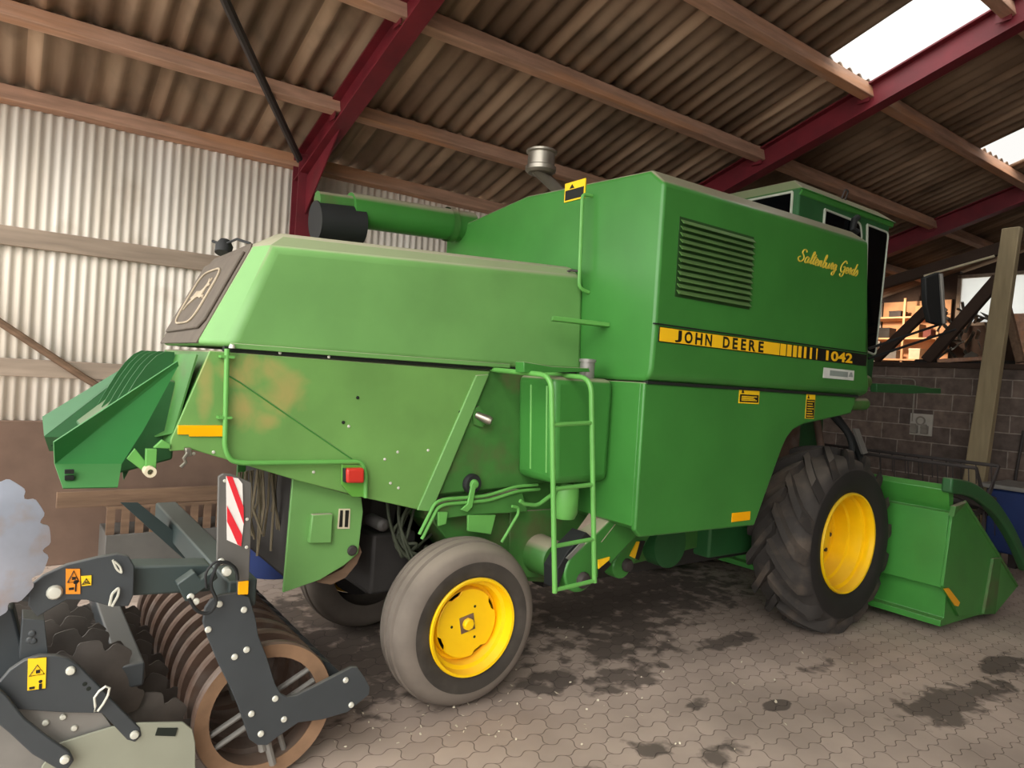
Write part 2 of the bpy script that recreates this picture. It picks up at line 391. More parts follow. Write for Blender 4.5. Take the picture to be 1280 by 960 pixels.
M['floor'] = floor_material(); M['blocks'] = block_material(); M['skylight'] = skylight_material()
M['roof'] = sheet_material('fibre_cement_roof', '#75604f', '#a38b76', .177, 'Y', .9, '#54483c', .52)
M['wall_sheet'] = sheet_material('painted_wall_sheet', '#d9d0c2', '#efe9df', .076, 'Z', .6, '#b7a793', .6)
M['yard'] = mat('yard_concrete', '#b5b0a6', .9, var=.1)

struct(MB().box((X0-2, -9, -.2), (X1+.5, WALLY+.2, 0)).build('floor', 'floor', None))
struct(MB().box((-40, -45, -.35), (45, 45, -.22)).build('ground', 'yard', None))

# roof sheets, wave by wave; the translucent sheets leave openings
PITCH = .177
def wave(x): return .024*math.cos(2*PI*x/PITCH)
SKY = [(5.98, 6.86, 3.62, 1.25), (9.42, 10.31, 3.6, 2.45), (2.6, 3.5, -3, -6), (-.6, .3, -3, -6)]  # last two are unseen, added behind the camera for more light
def roof_strip(mb, xa, xb, ya, yb, lift=0.):
    n = max(1, round((xb-xa)/PITCH*8)); rows = []
    for y, up in ((ya, 0.), (yb, .014)):
        rows.append([mb.bm.verts.new((xa+(xb-xa)*i/n, y, roofz(y)+lift+wave(xa+(xb-xa)*i/n)+up)) for i in range(n+1)])
    for i in range(n): mb.face([rows[0][i], rows[0][i+1], rows[1][i+1], rows[1][i]])
YR = [7.10, 6.03, 4.8, 3.62, 2.45, 1.25, .05, RIDGE]
YL = [RIDGE, -3, -4.5, -6, -7.5, -9.1]
rf = MB()
def strips(rf, rows):
    for ya, yb in zip(rows[:-1], rows[1:]):
        cuts = sorted((s[0], s[1]) for s in SKY if s[2] >= max(ya, yb)-.05 and s[3] <= min(ya, yb)+.05)
        x = X0
        for a, b in cuts: roof_strip(rf, x, a, ya, yb+(-.02 if yb > RIDGE else 0)); x = b
        roof_strip(rf, x, X1+.4, ya, yb+(-.02 if yb > RIDGE else 0))
strips(rf, YR); strips(rf, YL)
ro = rf.build('ceiling', 'roof', None, ang=60, recalc=False); struct(ro)
md = ro.modifiers.new('thickness', 'SOLIDIFY'); md.thickness = .008
for i, s in enumerate(SKY):
    mb = MB()
    ys = [y for y in YR+YL if s[3]-.01 <= y <= s[2]+.01]; ys = sorted(set(ys), reverse=True)
    for ya, yb in zip(ys[:-1], ys[1:]): roof_strip(mb, s[0]-.03, s[1]+.03, ya, yb-.05, .01)
    struct(mb.build('window_%d' % (i+1), 'skylight', None, ang=60, recalc=False))

# white corrugated side wall on a rendered plinth
mb = MB(); n = round((X1-X0)/.076*6); lo = []; hi = []
for i in range(n+1):
    x = X0+(X1-X0)*i/n; y = WALLY+.012*math.cos(2*PI*x/.076)
    lo.append(mb.bm.verts.new((x, y, 1.18))); hi.append(mb.bm.verts.new((x, y, 3.80)))
for i in range(n): mb.face([lo[i], lo[i+1], hi[i+1], hi[i]])
w = mb.build('wall_left', 'wall_sheet', None, ang=60, recalc=False); struct(w)
md = w.modifiers.new('thickness', 'SOLIDIFY'); md.thickness = .004
struct(MB().box((X0, WALLY-.02, 0), (X1, WALLY+.2, 1.235)).build('baseboard_left', 'plinth', None, bev=.01))
struct(MB().box((11.4, -9, 0), (11.65, WALLY-.02, 2.39)).build('wall_right', 'blocks', None))
struct(MB().box((11.37, -9, 2.392), (11.68, WALLY-.02, 2.47)).build('trim_1', 'wood_black', None, bev=.008))
# closed side behind the photographer, wide door openings towards the yard
mb = MB(); mb.box((X0, -9.1, 0), (X1, -8.95, 4.15)); mb.prism([(-9, 0), (-3.6, 0), (-3.6, roofz(-3.6)-.08), (-9, roofz(-9)-.08)], 'X', X0-.1, X0)
struct(mb.build('wall_back', 'wood_dark', None))
# room beyond the block wall: end wall with a window
mb = MB(); z1 = 5.9
mb.prism([(7.05, 0), (7.05, roofz(7.05)-.03), (5.62, roofz(5.62)-.03), (5.62, 0)], 'X', 14.2, 14.35)
mb.box((14.2, 4.38, 0), (14.35, 5.62, 3.36)); mb.prism([(4.38, 4.24), (5.62, 4.24), (5.62, roofz(5.62)-.08), (4.38, roofz(4.38)-.08)], 'X', 14.2, 14.35)
mb.prism([(-9, 0), (4.38, 0), (4.38, roofz(4.38)-.08), (RIDGE, roofz(RIDGE)-.08), (-9, roofz(-9)-.08)], 'X', 14.2, 14.35)
struct(mb.build('wall_front', 'wood_black', None))
wf = MB(); wf.box((14.17, 4.36, 3.33), (14.24, 4.42, 4.24)); wf.box((14.17, 5.58, 3.33), (14.24, 5.64, 4.24)); wf.box((14.17, 4.36, 3.31), (14.24, 5.64, 3.37)); wf.box((14.17, 4.36, 4.19), (14.24, 5.64, 4.25)); wf.box((14.18, 4.98, 3.33), (14.23, 5.02, 4.24))
wo = wf.build('window_5', 'wood_grey', None); struct(wo)
MB().box((14.2, 4.4, 3.35), (14.206, 5.6, 4.22)).build('pane', 'skylight', wo)

# purlins: squared timbers, one per row
PUR = [(6.98, 'long timber purlin along the top of the white corrugated wall'), (6.03, 'timber purlin second up from the white wall, behind the chrome exhaust cap'),
       (4.8, 'timber purlin passing over the green engine housing, third up from the wall'), (3.62, 'timber purlin along the lower edge of the bright skylights'),
       (2.45, 'timber purlin crossing under the bright skylights near the top of the picture')]
for i, (y, l) in enumerate(PUR):
    mb = MB(); z = roofz(y)-.028; d = (.115, .11, .13, .13, .13)[i]; wd = .05
    n = 24; ca = []
    for k in range(n+1):
        x = X0+.05+(X1-X0-.5)*k/n; j = random.uniform(-.006, .006)
        ca.append([mb.bm.verts.new(p) for p in ((x, y-wd+j, z+SLOPE*wd), (x, y+wd+j, z-SLOPE*wd), (x, y+wd+j-.03, z-d+j-SLOPE*wd), (x, y-wd+j-.03, z-d+j+SLOPE*wd*.3))])
    for k in range(n):
        for q in range(4): mb.face([ca[k][q], ca[k+1][q], ca[k+1][(q+1) % 4], ca[k][(q+1) % 4]])
    mb.face(ca[0]); mb.face(ca[-1][::-1])
    tag(mb.build('roof_purlin', 'wood', None, bev=.006), l, 'purlin', 'timber roof purlins')

# steel frames: rolled I-section rafter with its column and haunch
def steel(x, lr, lc, d=.27, fl=.075):
    ya, yb = WALLY-.05, RIDGE+.02; za = lambda y: roofz(y)-.04
    mb = MB()
    def strip(w, o0, o1):
        A = [(x-w, ya, za(ya)-o0), (x+w, ya, za(ya)-o0), (x+w, ya, za(ya)-o1), (x-w, ya, za(ya)-o1)]
        B = [(x-w, yb, za(yb)-o0), (x+w, yb, za(yb)-o0), (x+w, yb, za(yb)-o1), (x-w, yb, za(yb)-o1)]
        mb.loft(A, B)
    strip(fl, 0, .016); strip(.006, .012, d-.01); strip(fl, d-.016, d)
    # haunch plate and cleats
    mb.loft([(x-.006, ya-.1, za(ya)-d), (x+.006, ya-.1, za(ya)-d), (x+.006, ya-.1, za(ya)-d-.42), (x-.006, ya-.1, za(ya)-d-.42)],
            [(x-.006, ya-1.0, za(ya-1.0)-d+.02), (x+.006, ya-1.0, za(ya-1.0)-d+.02), (x+.006, ya-1.0, za(ya-1.0)-d), (x-.006, ya-1.0, za(ya-1.0)-d)])
    for y in (6.03, 4.8, 3.62, 2.45): mb.box((x-.05, y-.06, roofz(y)-.2), (x-.042, y+.06, roofz(y)-.06))
    tag(mb.build('steel_rafter', 'steel_red', None), lr, 'rafter', 'red steel rafters')
    if not lc: return
    mb = MB(); zt = za(ya)-.02
    mb.box((x-.085, 6.74, 0), (x+.085, 6.757, zt)); mb.box((x-.006, 6.75, 0), (x+.006, 6.92, zt)); mb.box((x-.085, 6.91, 0), (x+.085, 6.927, zt)); mb.box((x-.14, 6.7, 0), (x+.14, 6.96, .02))
    tag(mb.build('steel_column', 'steel_red', None), lc, 'post')
steel(2.27, 'dark red steel rafter rising from the wall column above the rear hood', 'dark red steel column standing at the white wall behind the rear hood')
steel(6.74, 'red steel rafter beside the big bright skylight, passing above the cab', None)
steel(11.05, 'dark red steel rafter low above the block wall beyond the cab', None)

# wind braces
tag(MB().tube([(2.2, 6.78, 3.83), (1.70, 6.06, 4.06), (1.12, 5.21, 4.32), (.4, 4.1, 4.66)], .035, 8).build('wind_brace', 'iron', None), 'dark iron brace running diagonally under the roof sheets to the red column', 'brace')
br = [(-0.386,6.9,2.263),(-0.077,6.9,2.027),(0.516,6.9,1.614),(0.857,6.9,1.398)]
tag(MB().tube([br[0], br[1], br[2], br[3]], .03, 8).build('wall_brace', 'wood_dark', None), 'thin brown brace slanting down across the white corrugated wall', 'brace')
# girts on the side wall
for z0, z1, l in ((2.655, 2.81, 'upper grey wooden rail across the white corrugated wall'), (1.60, 1.745, 'lower grey wooden rail across the white corrugated wall')):
    tag(MB().box((X0, 6.93, z0), (11.3, 6.985, z1)).build('wall_rail', 'wood_grey', None, bev=.006), l, 'rail', 'wooden wall rails')
# ------------------------------------------------------------------ the combine harvester (rear towards -X, side towards the viewer)
CH = thing('combine_harvester', (3.2, 3.9, 0), 'big green combine harvester with yellow wheels parked along the white barn wall', 'combine harvester')
YS, YN, YF, YC = 3.385, 2.75, 4.515, 3.95      # hull side, bulged side panel, far hull side, centre line

# hull under the hood: side sheets, closed body
hull = [(0.696,1.888),(0.738,1.876),(0.596,1.472),(0.595,1.422),(0.687,1.428),(0.835,1.381),(1.174,1.271),(1.542,1.164),(1.867,1.081),(1.953,1.152),(2.509,1.173)]
hull = hull[1:] + [(3.0, 1.21), (3.0, 1.885), (.745, 1.885)]
body = MB().prism(hull, 'Y', YS+.012, YF-.012).build('straw_walker_hull', 'green_dirty', CH, bev=.01)
side = [(0.738,1.876),(0.596,1.472),(0.595,1.422),(0.687,1.428),(0.835,1.381),(1.174,1.271),(1.542,1.164),(1.867,1.081),(2.291,1.865)]
side[0] = (side[0][0], 1.882); side[-1] = (side[-1][0], 1.872)
sp = MB().prism(side, 'Y', YS-.004, YS+.012).build('side_sheet', 'worn_side', CH, bev=.004)
lab(sp, 'faded green side sheet with tan worn patches')
# the far side sheet
MB().prism(side, 'Y', YF-.012, YF+.004).build('side_sheet', 'green', CH, bev=.004)
# folded edge strap, crease and bolts on the side sheet
st = [(2.189,1.846),(2.278,1.855),(1.948,1.066),(1.856,1.081)]
MB().prism(st, 'Y', YS-.018, YS-.002).build('edge_strap', 'green_hood', sp, bev=.005)
MB().tube([(0.827,3.382,1.771),(0.879,3.382,1.743),(1.461,3.382,1.37)], .005, 6).build('crease', 'green', sp)
for i, p in enumerate([(1.72,3.38,1.404),(1.646,3.38,1.366),(1.907,3.38,1.411),(1.688,3.38,1.236),(1.738,3.38,1.208),(1.056,3.38,1.895),(1.302,3.38,1.892),(1.259,3.38,1.309),(0.779,3.38,1.416),(0.694,3.38,1.41),(1.431,3.38,1.541),(2.1,3.38,1.629),(1.47,3.38,1.691),(1.4,3.38,1.561)]): MB().bolt(p, .008 if i < 11 else .009).build('rivet', 'galv' if i < 11 else 'seam', sp)
MB().prism([(0.62,1.539),(0.81,1.541),(0.813,1.489),(0.669,1.489),(0.669,1.498),(0.622,1.498)], 'Y', YS-.016, YS-.004).build('reflector', 'amber', sp, bev=.002)
# hood over the straw walkers: chamfered rear corners, sloping tail, rounded top
def hood():
    mb = MB(); bm = mb.bm
    lo = [(3.0, YS-.02), (.815, YS-.02), (.70, YS+.10), (.70, YF-.10), (.815, YF+.02), (3.0, YF+.02)]
    hi = [(2.99, YS+.01), (1.0, YS+.01), (.93, YS+.10), (.93, YF-.10), (1.0, YF-.01), (2.99, YF-.01)]
    tz = lambda x: 2.405+.055*(x-1.0)
    top = [(2.96, YS+.10), (1.09, YS+.10), (1.06, YS+.17), (1.06, YF-.17), (1.09, YF-.10), (2.96, YF-.10)]
    A = [bm.verts.new((x, y, 1.905)) for x, y in lo]; B = [bm.verts.new((x, y, tz(x))) for x, y in hi]; Cc = [bm.verts.new((x, y, tz(x)+.085)) for x, y in top]
    n = 6
    for P, Q in ((A, B), (B, Cc)):
        for i in range(n): mb.face([P[i], P[(i+1) % n], Q[(i+1) % n], Q[i]])
    mb.face(A[::-1]); mb.face(Cc)
    return mb
hd = hood().build('rear_hood', 'green_hood', CH, bev=.035, seg=4)
MB().box((.82, YS-.026, 1.9), (2.42, YS-.012, 1.925)).build('hood_lip', 'green_hood', hd, bev=.004)
MB().box((.80, YS-.006, 1.884), (2.96, YS+.03, 1.908)).build('hood_seam', 'seam', hd)
# dusty black tail panel with its pressed leaping-deer emblem
def tail(y, s, out=0.):      # point on the sloping tail face: s = 0 at the foot, 1 at the top
    x = .70+.23*s; z = 1.905+.496*s
    return Vector((x-out*.9, y, z+out*.42))
tp = MB()
ol = [(YS+.115, .02), (YF-.06, .02), (YF-.1, .95), (YF-.2, 1.05), (YS+.16, 1.05), (YS+.115, .98)]
tp.loft([tail(y, s, -.004) for y, s in ol], [tail(y, s, .006) for y, s in ol])
tpo = tp.build('tail_panel', 'black_cover', hd, bev=.003)
ol = [(YS+.22, .16), (YS+.16, .24), (YS+.16, .95), (YF-.14, .95), (YF-.12, .14)]
ip = MB().loft([tail(y, s, .006) for y, s in ol], [tail(y, s, .022) for y, s in ol]).build('access_lid', 'black_cover', tpo, bev=.006)
em = []
yc_, hw, hh = YC+.06, .24, .30
for k in range(36):
    a = 2*PI*k/36; ca, sa = math.cos(a), math.sin(a)
    em.append(tail(yc_+hw*math.copysign(abs(ca)**.45, ca), .52+hh*math.copysign(abs(sa)**.45, sa), .027))
MB().tube(em, .006, 6, closed=True).build('emblem_border', 'dust_line', tpo)
deer = [(-.9,.05),(-.62,.2),(-.5,.42),(-.2,.38),(.1,.36),(.3,.5),(.42,.72),(.3,.95),(.38,.98),(.5,.8),(.62,.98),(.7,.95),(.58,.74),(.82,.62),(.78,.54),(.58,.52),(.5,.3),(.52,.1),(.85,.08),(.95,-.1),(.88,-.12),(.78,.0),(.42,-.04),(.3,.02),(.0,.06),(-.2,.0),(-.42,-.12),(-.75,-.3),(-.95,-.55),(-1.0,-.5),(-.82,-.2),(-.6,.0),(-.7,.04)]
pts = [tail(yc_-.19*a, .5+.22*b, .026) for a, b in deer]
MB().sheet(pts, .006).build('leaping_deer_emblem', 'dust_line', tpo)
# rotating lamp on the tail, knocked over
mb = MB(); c = Vector(([(0.98,4.31,2.515)])[0]); mb.lathe([(0, 0), (.045, 0), (.05, .05), (.03, .085), (0, .09)], c-Vector((0, 0, .05)), (.2, .3, 1), 16)
mb.tube([c+Vector((-.05, .05, .02)), c+Vector((0, .0, .0)), c+Vector((.05, -.1, .03)), c+Vector((.1, -.2, .0))], .008, 6)
mb.build('tail_lamp', 'rubber_black', CH)

# green tubular guard round the tail light
g = fillet([(0.804,3.345,1.896),(0.819,3.345,1.439),(0.847,3.345,1.379),(0.909,3.345,1.366),(1.498,3.345,1.361),(1.524,3.345,1.306),(1.533,3.345,1.172)], .06)
gp = MB().tube(g, .012, 10).build('guard_tube', 'green_pipe', CH)
for p in [(0.807,3.35,1.859),(0.812,3.35,1.579)]: MB().box((p[0]-.03, 3.335, p[2]-.006), (p[0]+.03, 3.385, p[2]+.006)).build('clamp', 'green_pipe', gp)
MB().bolt((.825, 3.345, 1.90), .014, (0, 0, 1), .02).build('bolt', 'galv', gp)
lp = MB().prism([(1.392,1.351),(1.524,1.339),(1.54,1.175),(1.459,1.179),(1.399,1.244)], 'Y', 3.345, 3.36).build('lamp_plate', 'green_old', CH, bev=.003)
MB().prism([(1.402,1.333),(1.498,1.334),(1.503,1.255),(1.407,1.259)], 'Y', 3.30, 3.346).build('tail_light', 'red_lamp', lp, bev=.012, seg=3)
MB().prism([(1.396,1.332),(1.411,1.331),(1.416,1.257),(1.4,1.262)], 'Y', 3.315, 3.346).build('light_housing', 'rubber_black', lp, bev=.003)

# skirt with its hatch and decal under the tail
sk = MB().prism([(1.186,1.265),(1.567,1.148),(1.581,1.069),(1.568,0.844),(1.49,0.788),(1.362,0.726),(1.172,0.684)], 'Y', 3.47, 3.49).build('chopper_skirt', 'green_hood', CH, bev=.004)
MB().prism([(1.287,1.081),(1.398,1.078),(1.399,0.923),(1.279,0.934)], 'Y', 3.435, 3.47).build('hatch', 'green_hood', sk, bev=.006)
a = [(1.441,1.096),(1.504,1.092),(1.507,0.985),(1.439,0.99)]
MB().prism(a, 'Y', 3.464, 3.47).build('decal', 'cream', sk)
mb = MB()
for q in ([(1.447,1.088),(1.462,1.087),(1.464,0.998),(1.446,0.999)], [(1.476,1.086),(1.496,1.085),(1.495,0.995),(1.477,0.997)]): mb.prism(q, 'Y', 3.461, 3.464)
mb.build('decal_print', 'black_decal', sk)
fl = [(1.6,3.5,0.842),(1.576,3.5,0.779),(1.516,3.5,0.712),(1.437,3.5,0.683),(1.357,3.5,0.706)]
mb = MB(); mb.loft([Vector(p)+Vector((0, .0, .0)) for p in fl]+[Vector(p)+Vector((-.02, 0, .05)) for p in fl[::-1]], [Vector(p)+Vector((0, .35, 0)) for p in fl]+[Vector(p)+Vector((-.02, .35, .05)) for p in fl[::-1]])
mb.build('rubber_flap', 'wood_dark', CH)
mb = MB(); mb.bolt(([(1.526,3.46,0.868)])[0], .028); mb.build('bolt', 'iron', sk)
MB().box((1.2, 3.52, .72), (1.58, 4.4, 1.3)).build('straw_chopper', 'dark_thing', CH, bev=.03)
mb = MB(); random.seed(3)
for k in range(16):
    x = .93+.016*k; y = 3.5+.05*random.random()*k/3; z = 1.3
    mb.tube([(x, y, z), (x+random.uniform(-.02, .02), y-.02, z-.18), (x+random.uniform(-.05, .05), y-.01, z-.2-.25*random.random())], .007, 5)
o = mb.build('hanging_straw', 'chaff', CH); o['kind'] = 'stuff'
MB().prism([(1.16, .70), (1.16, 1.25), (1.6, 1.13), (1.6, .85), (1.4, .74)], 'Y', 4.41, 4.43).build('chopper_skirt', 'green', CH, bev=.004)

# straw spreader behind the tail: two folded side plates and curved fins
def spread(y, inn):
    q = {'o': [(0.157,3.4,1.472),(0.606,3.4,1.816),(0.613,3.4,1.806),(0.168,3.4,1.372),(0.411,3.4,1.367),(0.391,3.4,1.281),(0.197,3.4,1.285),(0.487,3.4,1.513)]}['o']
    return [Vector((p[0], y, p[2])) for p in q]
for y, d, nm in ((3.40, 1, 'green folded spreader plate nearest the viewer'), (4.46, -1, None)):
    p = spread(y, d); mb = MB()
    mb.sheet([p[3], p[2], p[7], p[4]], .006)
    up = [p[0]+Vector((0, -.07*d, .0)), p[1]+Vector((.0, -.01*d, .01))]
    mb.sheet([up[0], up[1], p[2], p[3]], .006)
    mb.sheet([p[3], p[4], p[5]+Vector((0, -.09*d, 0)), p[6]+Vector((0, -.09*d, 0))], .006)
    o = mb.build('spreader_plate', 'green_new' if d == 1 else 'green_fin', CH, smooth=False)  # far plate in darker green, its shade put into the colour
    if nm: lab(o, nm)
    mb = MB()
    for q in [(0.217,3.37,1.349),(0.218,3.37,1.324)]: mb.prism([(q[0]-.016, q[2]-.008), (q[0]+.016, q[2]-.008), (q[0]+.016, q[2]+.008), (q[0]-.016, q[2]+.008)], 'Y', y-.075*d, y-.05*d)
    mb.build('slot', 'seam', o)
sl = MB(); sl.prism([(.30, 1.46), (.60, 1.74), (.66, 1.72), (.64, 1.36), (.42, 1.30)], 'Y', 3.56, 4.4)
sl.build('spreader_hood', 'green_dark', CH, bev=.01)
for k in range(5):
    y = 3.62+.19*k; c = []
    for j in range(7):
        t = j/6; c.append((.40+.25*t, 1.56+.31*math.sin(t*PI*.55), y+.10*t))
    mb = MB(); mb.loft([(x, yy, z) for x, z, yy in c]+[(x+.05, yy, z-.3) for x, z, yy in c[::-1]], [(x, yy+.012, z) for x, z, yy in c]+[(x+.05, yy+.012, z-.3) for x, z, yy in c[::-1]])
    mb.build('spreader_fin', 'green_fin', CH)
mb = MB(); mb.sheet([(.69, 3.40, 1.86), (.61, 3.40, 1.50), (.56, 3.52, 1.47), (.56, 4.4, 1.47), (.66, 4.4, 1.84), (.66, 3.5, 1.86)], .008)
mb.build('tail_flap', 'green_dirty', CH)
# hinge link, bracket and chain under the tail corner
mb = MB(); q = [(0.495,3.36,1.437),(0.539,3.36,1.436),(0.54,3.36,1.352),(0.506,3.36,1.335),(0.497,3.36,1.342)]; mb.prism([(p[0], p[2]) for p in q], 'Y', 3.35, 3.38)
mb.prism([(0.457,1.436),(0.504,1.375),(0.5,1.329),(0.428,1.391)], 'Y', 3.39, 3.40); mb.prism([(0.528,1.439),(0.561,1.474),(0.597,1.452),(0.595,1.434)], 'Y', 3.37, 3.40)
lk = mb.build('link_arm', 'green_pipe', CH, bev=.003)
mb = MB(); c = Vector(([(0.512,3.34,1.341)])[0]); mb.lathe([(.012, -.03), (.024, -.03), (.024, .04), (.012, .04)], c, 'Y', 16, closed=True); mb.build('pivot_eye', 'cream', lk)
ck = MB().prism([(0.65,1.44),(0.677,1.44),(0.682,1.403),(0.659,1.4)], 'Y', 3.345, 3.378).build('latch', 'chrome', CH, bev=.004)
MB().tube([(0.662,3.34,1.419),(0.647,3.34,1.395),(0.655,3.34,1.376),(0.636,3.34,1.355)], .008, 6).build('chain', 'chrome', ck)

# recess side behind the strap: hand lamp, rubber grommet and lever
MB().prism([(2.174,1.65),(2.228,1.666),(2.301,1.596),(2.26,1.544),(2.203,1.558)], 'Y', 3.375, 3.397).build('lamp_bracket', 'green_dirty', CH)
mb = MB(); c = Vector(([(2.232,3.36,1.606)])[0]); mb.lathe([(0, -.03), (.02, -.03), (.028, .05), (.022, .07), (0, .07)], c, (.6, -.6, -.3), 16); mb.build('work_lamp', 'chrome', CH)
c = Vector(([(2.205,3.36,1.214)])[0])
mb = MB(); mb.lathe([(.02, -.012), (.05, -.014), (.058, .0), (.058, .02), (.02, .02)], c, 'Y', 28, closed=True); gr = mb.build('rubber_grommet', 'rubber_black', CH)
mb = MB(); mb.bolt(c+Vector((0, -.005, 0)), .03, h=.03); mb.prism([(2.179,1.229),(2.208,1.218),(2.19,1.085),(2.159,1.059),(2.115,1.076),(2.156,1.105)], 'Y', 3.325, 3.34); mb.build('control_lever', 'green_pipe', CH, bev=.003)

# hydraulic pipes along the hull bottom and frame rail
for off in (0, 1):
    q = [Vector(p) for p in [(1.867,3.35,0.95),(1.956,3.35,1.122),(2.017,3.35,1.137),(2.299,3.35,1.141),(2.512,3.35,1.188),(2.678,3.35,1.191)]]
    q = [p+Vector((.018*off, 0, -.028*off)) for p in q]
    MB().tube(fillet(q, .05), .010, 8).build('hydraulic_pipe', 'green_pipe', CH)
MB().tube(fillet([(2.435,3.2,1.132),(2.466,3.2,1.112),(2.568,3.2,1.096),(2.674,3.2,1.158),(2.758,3.2,1.203)], .04), .012, 8).build('hydraulic_pipe', 'green_pipe', CH)
MB().tube(fillet([(2.454,3.3,1.08),(2.502,3.3,1.072),(2.505,3.3,1.033),(2.394,3.3,0.87)], .02), .009, 8).build('tank_stay', 'green_pipe', CH)
MB().prism([(1.953,1.103),(2.045,1.125),(2.33,1.128),(2.564,1.165),(2.624,1.023),(2.213,1.031),(1.974,1.02)], 'Y', 3.36, 3.5).build('frame_rail', 'green_dirty', CH, bev=.006)
MB().prism([(2.173,1.038),(2.37,1.025),(2.344,0.912),(2.179,0.945)], 'Y', 3.34, 3.355).build('bracket_plate', 'green_pipe', CH, bev=.003)
MB().prism([(1.974,1.069),(2.037,1.065),(2.031,0.997),(1.98,0.988)], 'Y', 3.34, 3.355).build('bracket_plate', 'green_pipe', CH, bev=.003)

# cleaning shoe, fan and frame under the machine
MB().prism([(2.02, .98), (2.06, 1.2), (3.3, 1.2), (4.6, 1.5), (4.6, .62), (3.0, .5), (2.35, .62)], 'Y', 3.47, 4.44).build('cleaning_shoe', 'green_dirty', CH, bev=.01)
MB().prism([(2.549,1.013),(3.46,0.999),(3.51,0.612),(2.988,0.551),(2.568,0.602)], 'Y', 3.44, 3.47).build('shoe_side', 'green_dirty', CH, bev=.004)
c = Vector(([(2.791,3.3,0.723)])[0])
MB().lathe([(0, -.02), (.10, -.02), (.115, .0), (.13, .28), (0, .28)], c+Vector((0, -.02, .01)), 'Y', 28).build('auger_housing', 'green_dirty', CH)
MB().lathe([(0, 0), (.17, 0), (.17, 1.0), (0, 1.0)], (3.95, 3.35, .70), 'Y', 28).build('fan_housing', 'green_dark', CH)
mb = MB(); mb.box((2.9, 3.5, .48), (5.3, 3.62, .62)); mb.box((2.9, 4.3, .48), (5.3, 4.42, .62)); mb.build('chassis_beam', 'dark_thing', CH)
MB().box((4.4, 3.35, .55), (5.9, 4.5, 2.0)).build('threshing_body', 'green_dark', CH, bev=.02)

# fuel tank with round filler neck
tk = MB().box((2.50, 3.04, 1.245), (2.985, 3.4, 1.872))
for v in tk.bm.verts:
    if v.co.x < 2.6: v.co.x += .04 if v.co.z < 1.5 else 0
tk = tk.build('fuel_tank', 'green', CH, bev=.05, seg=3)
for y in (3.10, 3.25): MB().tube([(2.503, y, 1.81), (2.538, y, 1.31)], .008, 6).build('tank_rib', 'green_pipe', tk)
mb = MB(); mb.lathe([(.045, 0), (.045, .10), (.052, .10), (.052, .12), (0, .12)], (2.82, 3.12, 1.865), 'Z', 20); mb.build('filler_neck', 'bare_plate', tk)
c = Vector(([(2.786,3.2,1.177)])[0])
MB().lathe([(.075, .03), (.078, 0), (.078, -.13), (.06, -.17), (0, -.175)], c, 'Z', 28).build('filter_bowl', 'green_pipe', CH)
mb = MB(); mb.prism([(2.265,1.936),(2.464,1.922),(2.742,1.929),(2.757,1.907),(2.27,1.876)], 'Y', 3.02, 3.1)
mb.build('tank_strap', 'green', tk, bev=.004)

# ladder: two bent tubes with four rungs
ld = []
xa0, xa1, xb0, xb1 = 2.325, 2.445, 2.61, 2.735
def rail(x0, x1, zb): return fillet([(x0-.01, 3.40, 1.885), (x0, 2.85, 1.87), (x1, 2.85, zb)], .09)
la = MB().tube(rail(xa0, xa1, .695), .0145, 10).build('ladder', 'green_pipe', CH)
MB().tube(rail(xb0, xb1, .715), .0145, 10).build('rail', 'green_pipe', la)
for z in (1.612, 1.265, .955, .715):
    t = (1.87-z)/(1.87-.705)
    MB().tube([(xa0+(xa1-xa0)*t, 2.85, z-.005), (xb0+(xb1-xb0)*t, 2.85, z+.01)], .0125, 8).build('rung', 'green_pipe', la)

# engine housing: tall box with a bulged upper panel, chamfered top edge
prof = [(2.81, 1.872), (2.768, 1.90), (2.755, 1.95), (YN, 2.19), (YN, 3.02), (2.86, 3.112), (4.08, 3.172), (5.2, 3.06), (5.2, 2.2), (4.6, 1.872)]
def sect(x, f=0.): return [(x, y, z) for y, z in prof]
A = sect(2.985); B = sect(5.32)
B[0] = (5.47, 2.81, 1.872); B[1] = (5.49, 2.768, 1.90); B[2] = (5.47, 2.755, 1.95); B[3] = (5.385, YN, 2.19); B[4] = (5.30, YN, 3.055); B[5] = (5.27, 2.86, 3.14)
B[6] = (5.25, 3.5, 3.15); B[7] = (5.25, 4.6, 3.06); B[8] = (5.25, 4.6, 2.2); B[9] = (5.35, 4.6, 1.872)
eh = MB().loft(A, B).build('engine_housing', 'green', CH, bev=.022, seg=3)
MB().box((2.978, 2.742, 2.203), (5.375, 2.76, 2.211)).build('panel_groove', 'seam', eh)
# louvred grille
lv = [(3.137,2.829),(3.842,2.845),(3.857,2.396),(3.153,2.38)]
x0, x1, z0, z1 = 3.145, 3.845, 2.39, 2.835
mb = MB(); mb.box((x0-.01, 2.7475, z0-.01), (x1+.01, 2.752, z1+.015)); gl = mb.build('air_grille', 'louvre', eh)
for k in range(12):
    z = z0+.012+(z1-z0-.01)*k/11.6
    mb = MB(); mb.hexa([(x0, 2.722, z-.006), (x1, 2.722, z-.006), (x1, 2.727, z-.008), (x0, 2.727, z-.008), (x0, 2.746, z+.02), (x1, 2.746, z+.02), (x1, 2.7495, z+.018), (x0, 2.7495, z+.018)])
    mb.build('louvre', 'slat', gl, smooth=False)
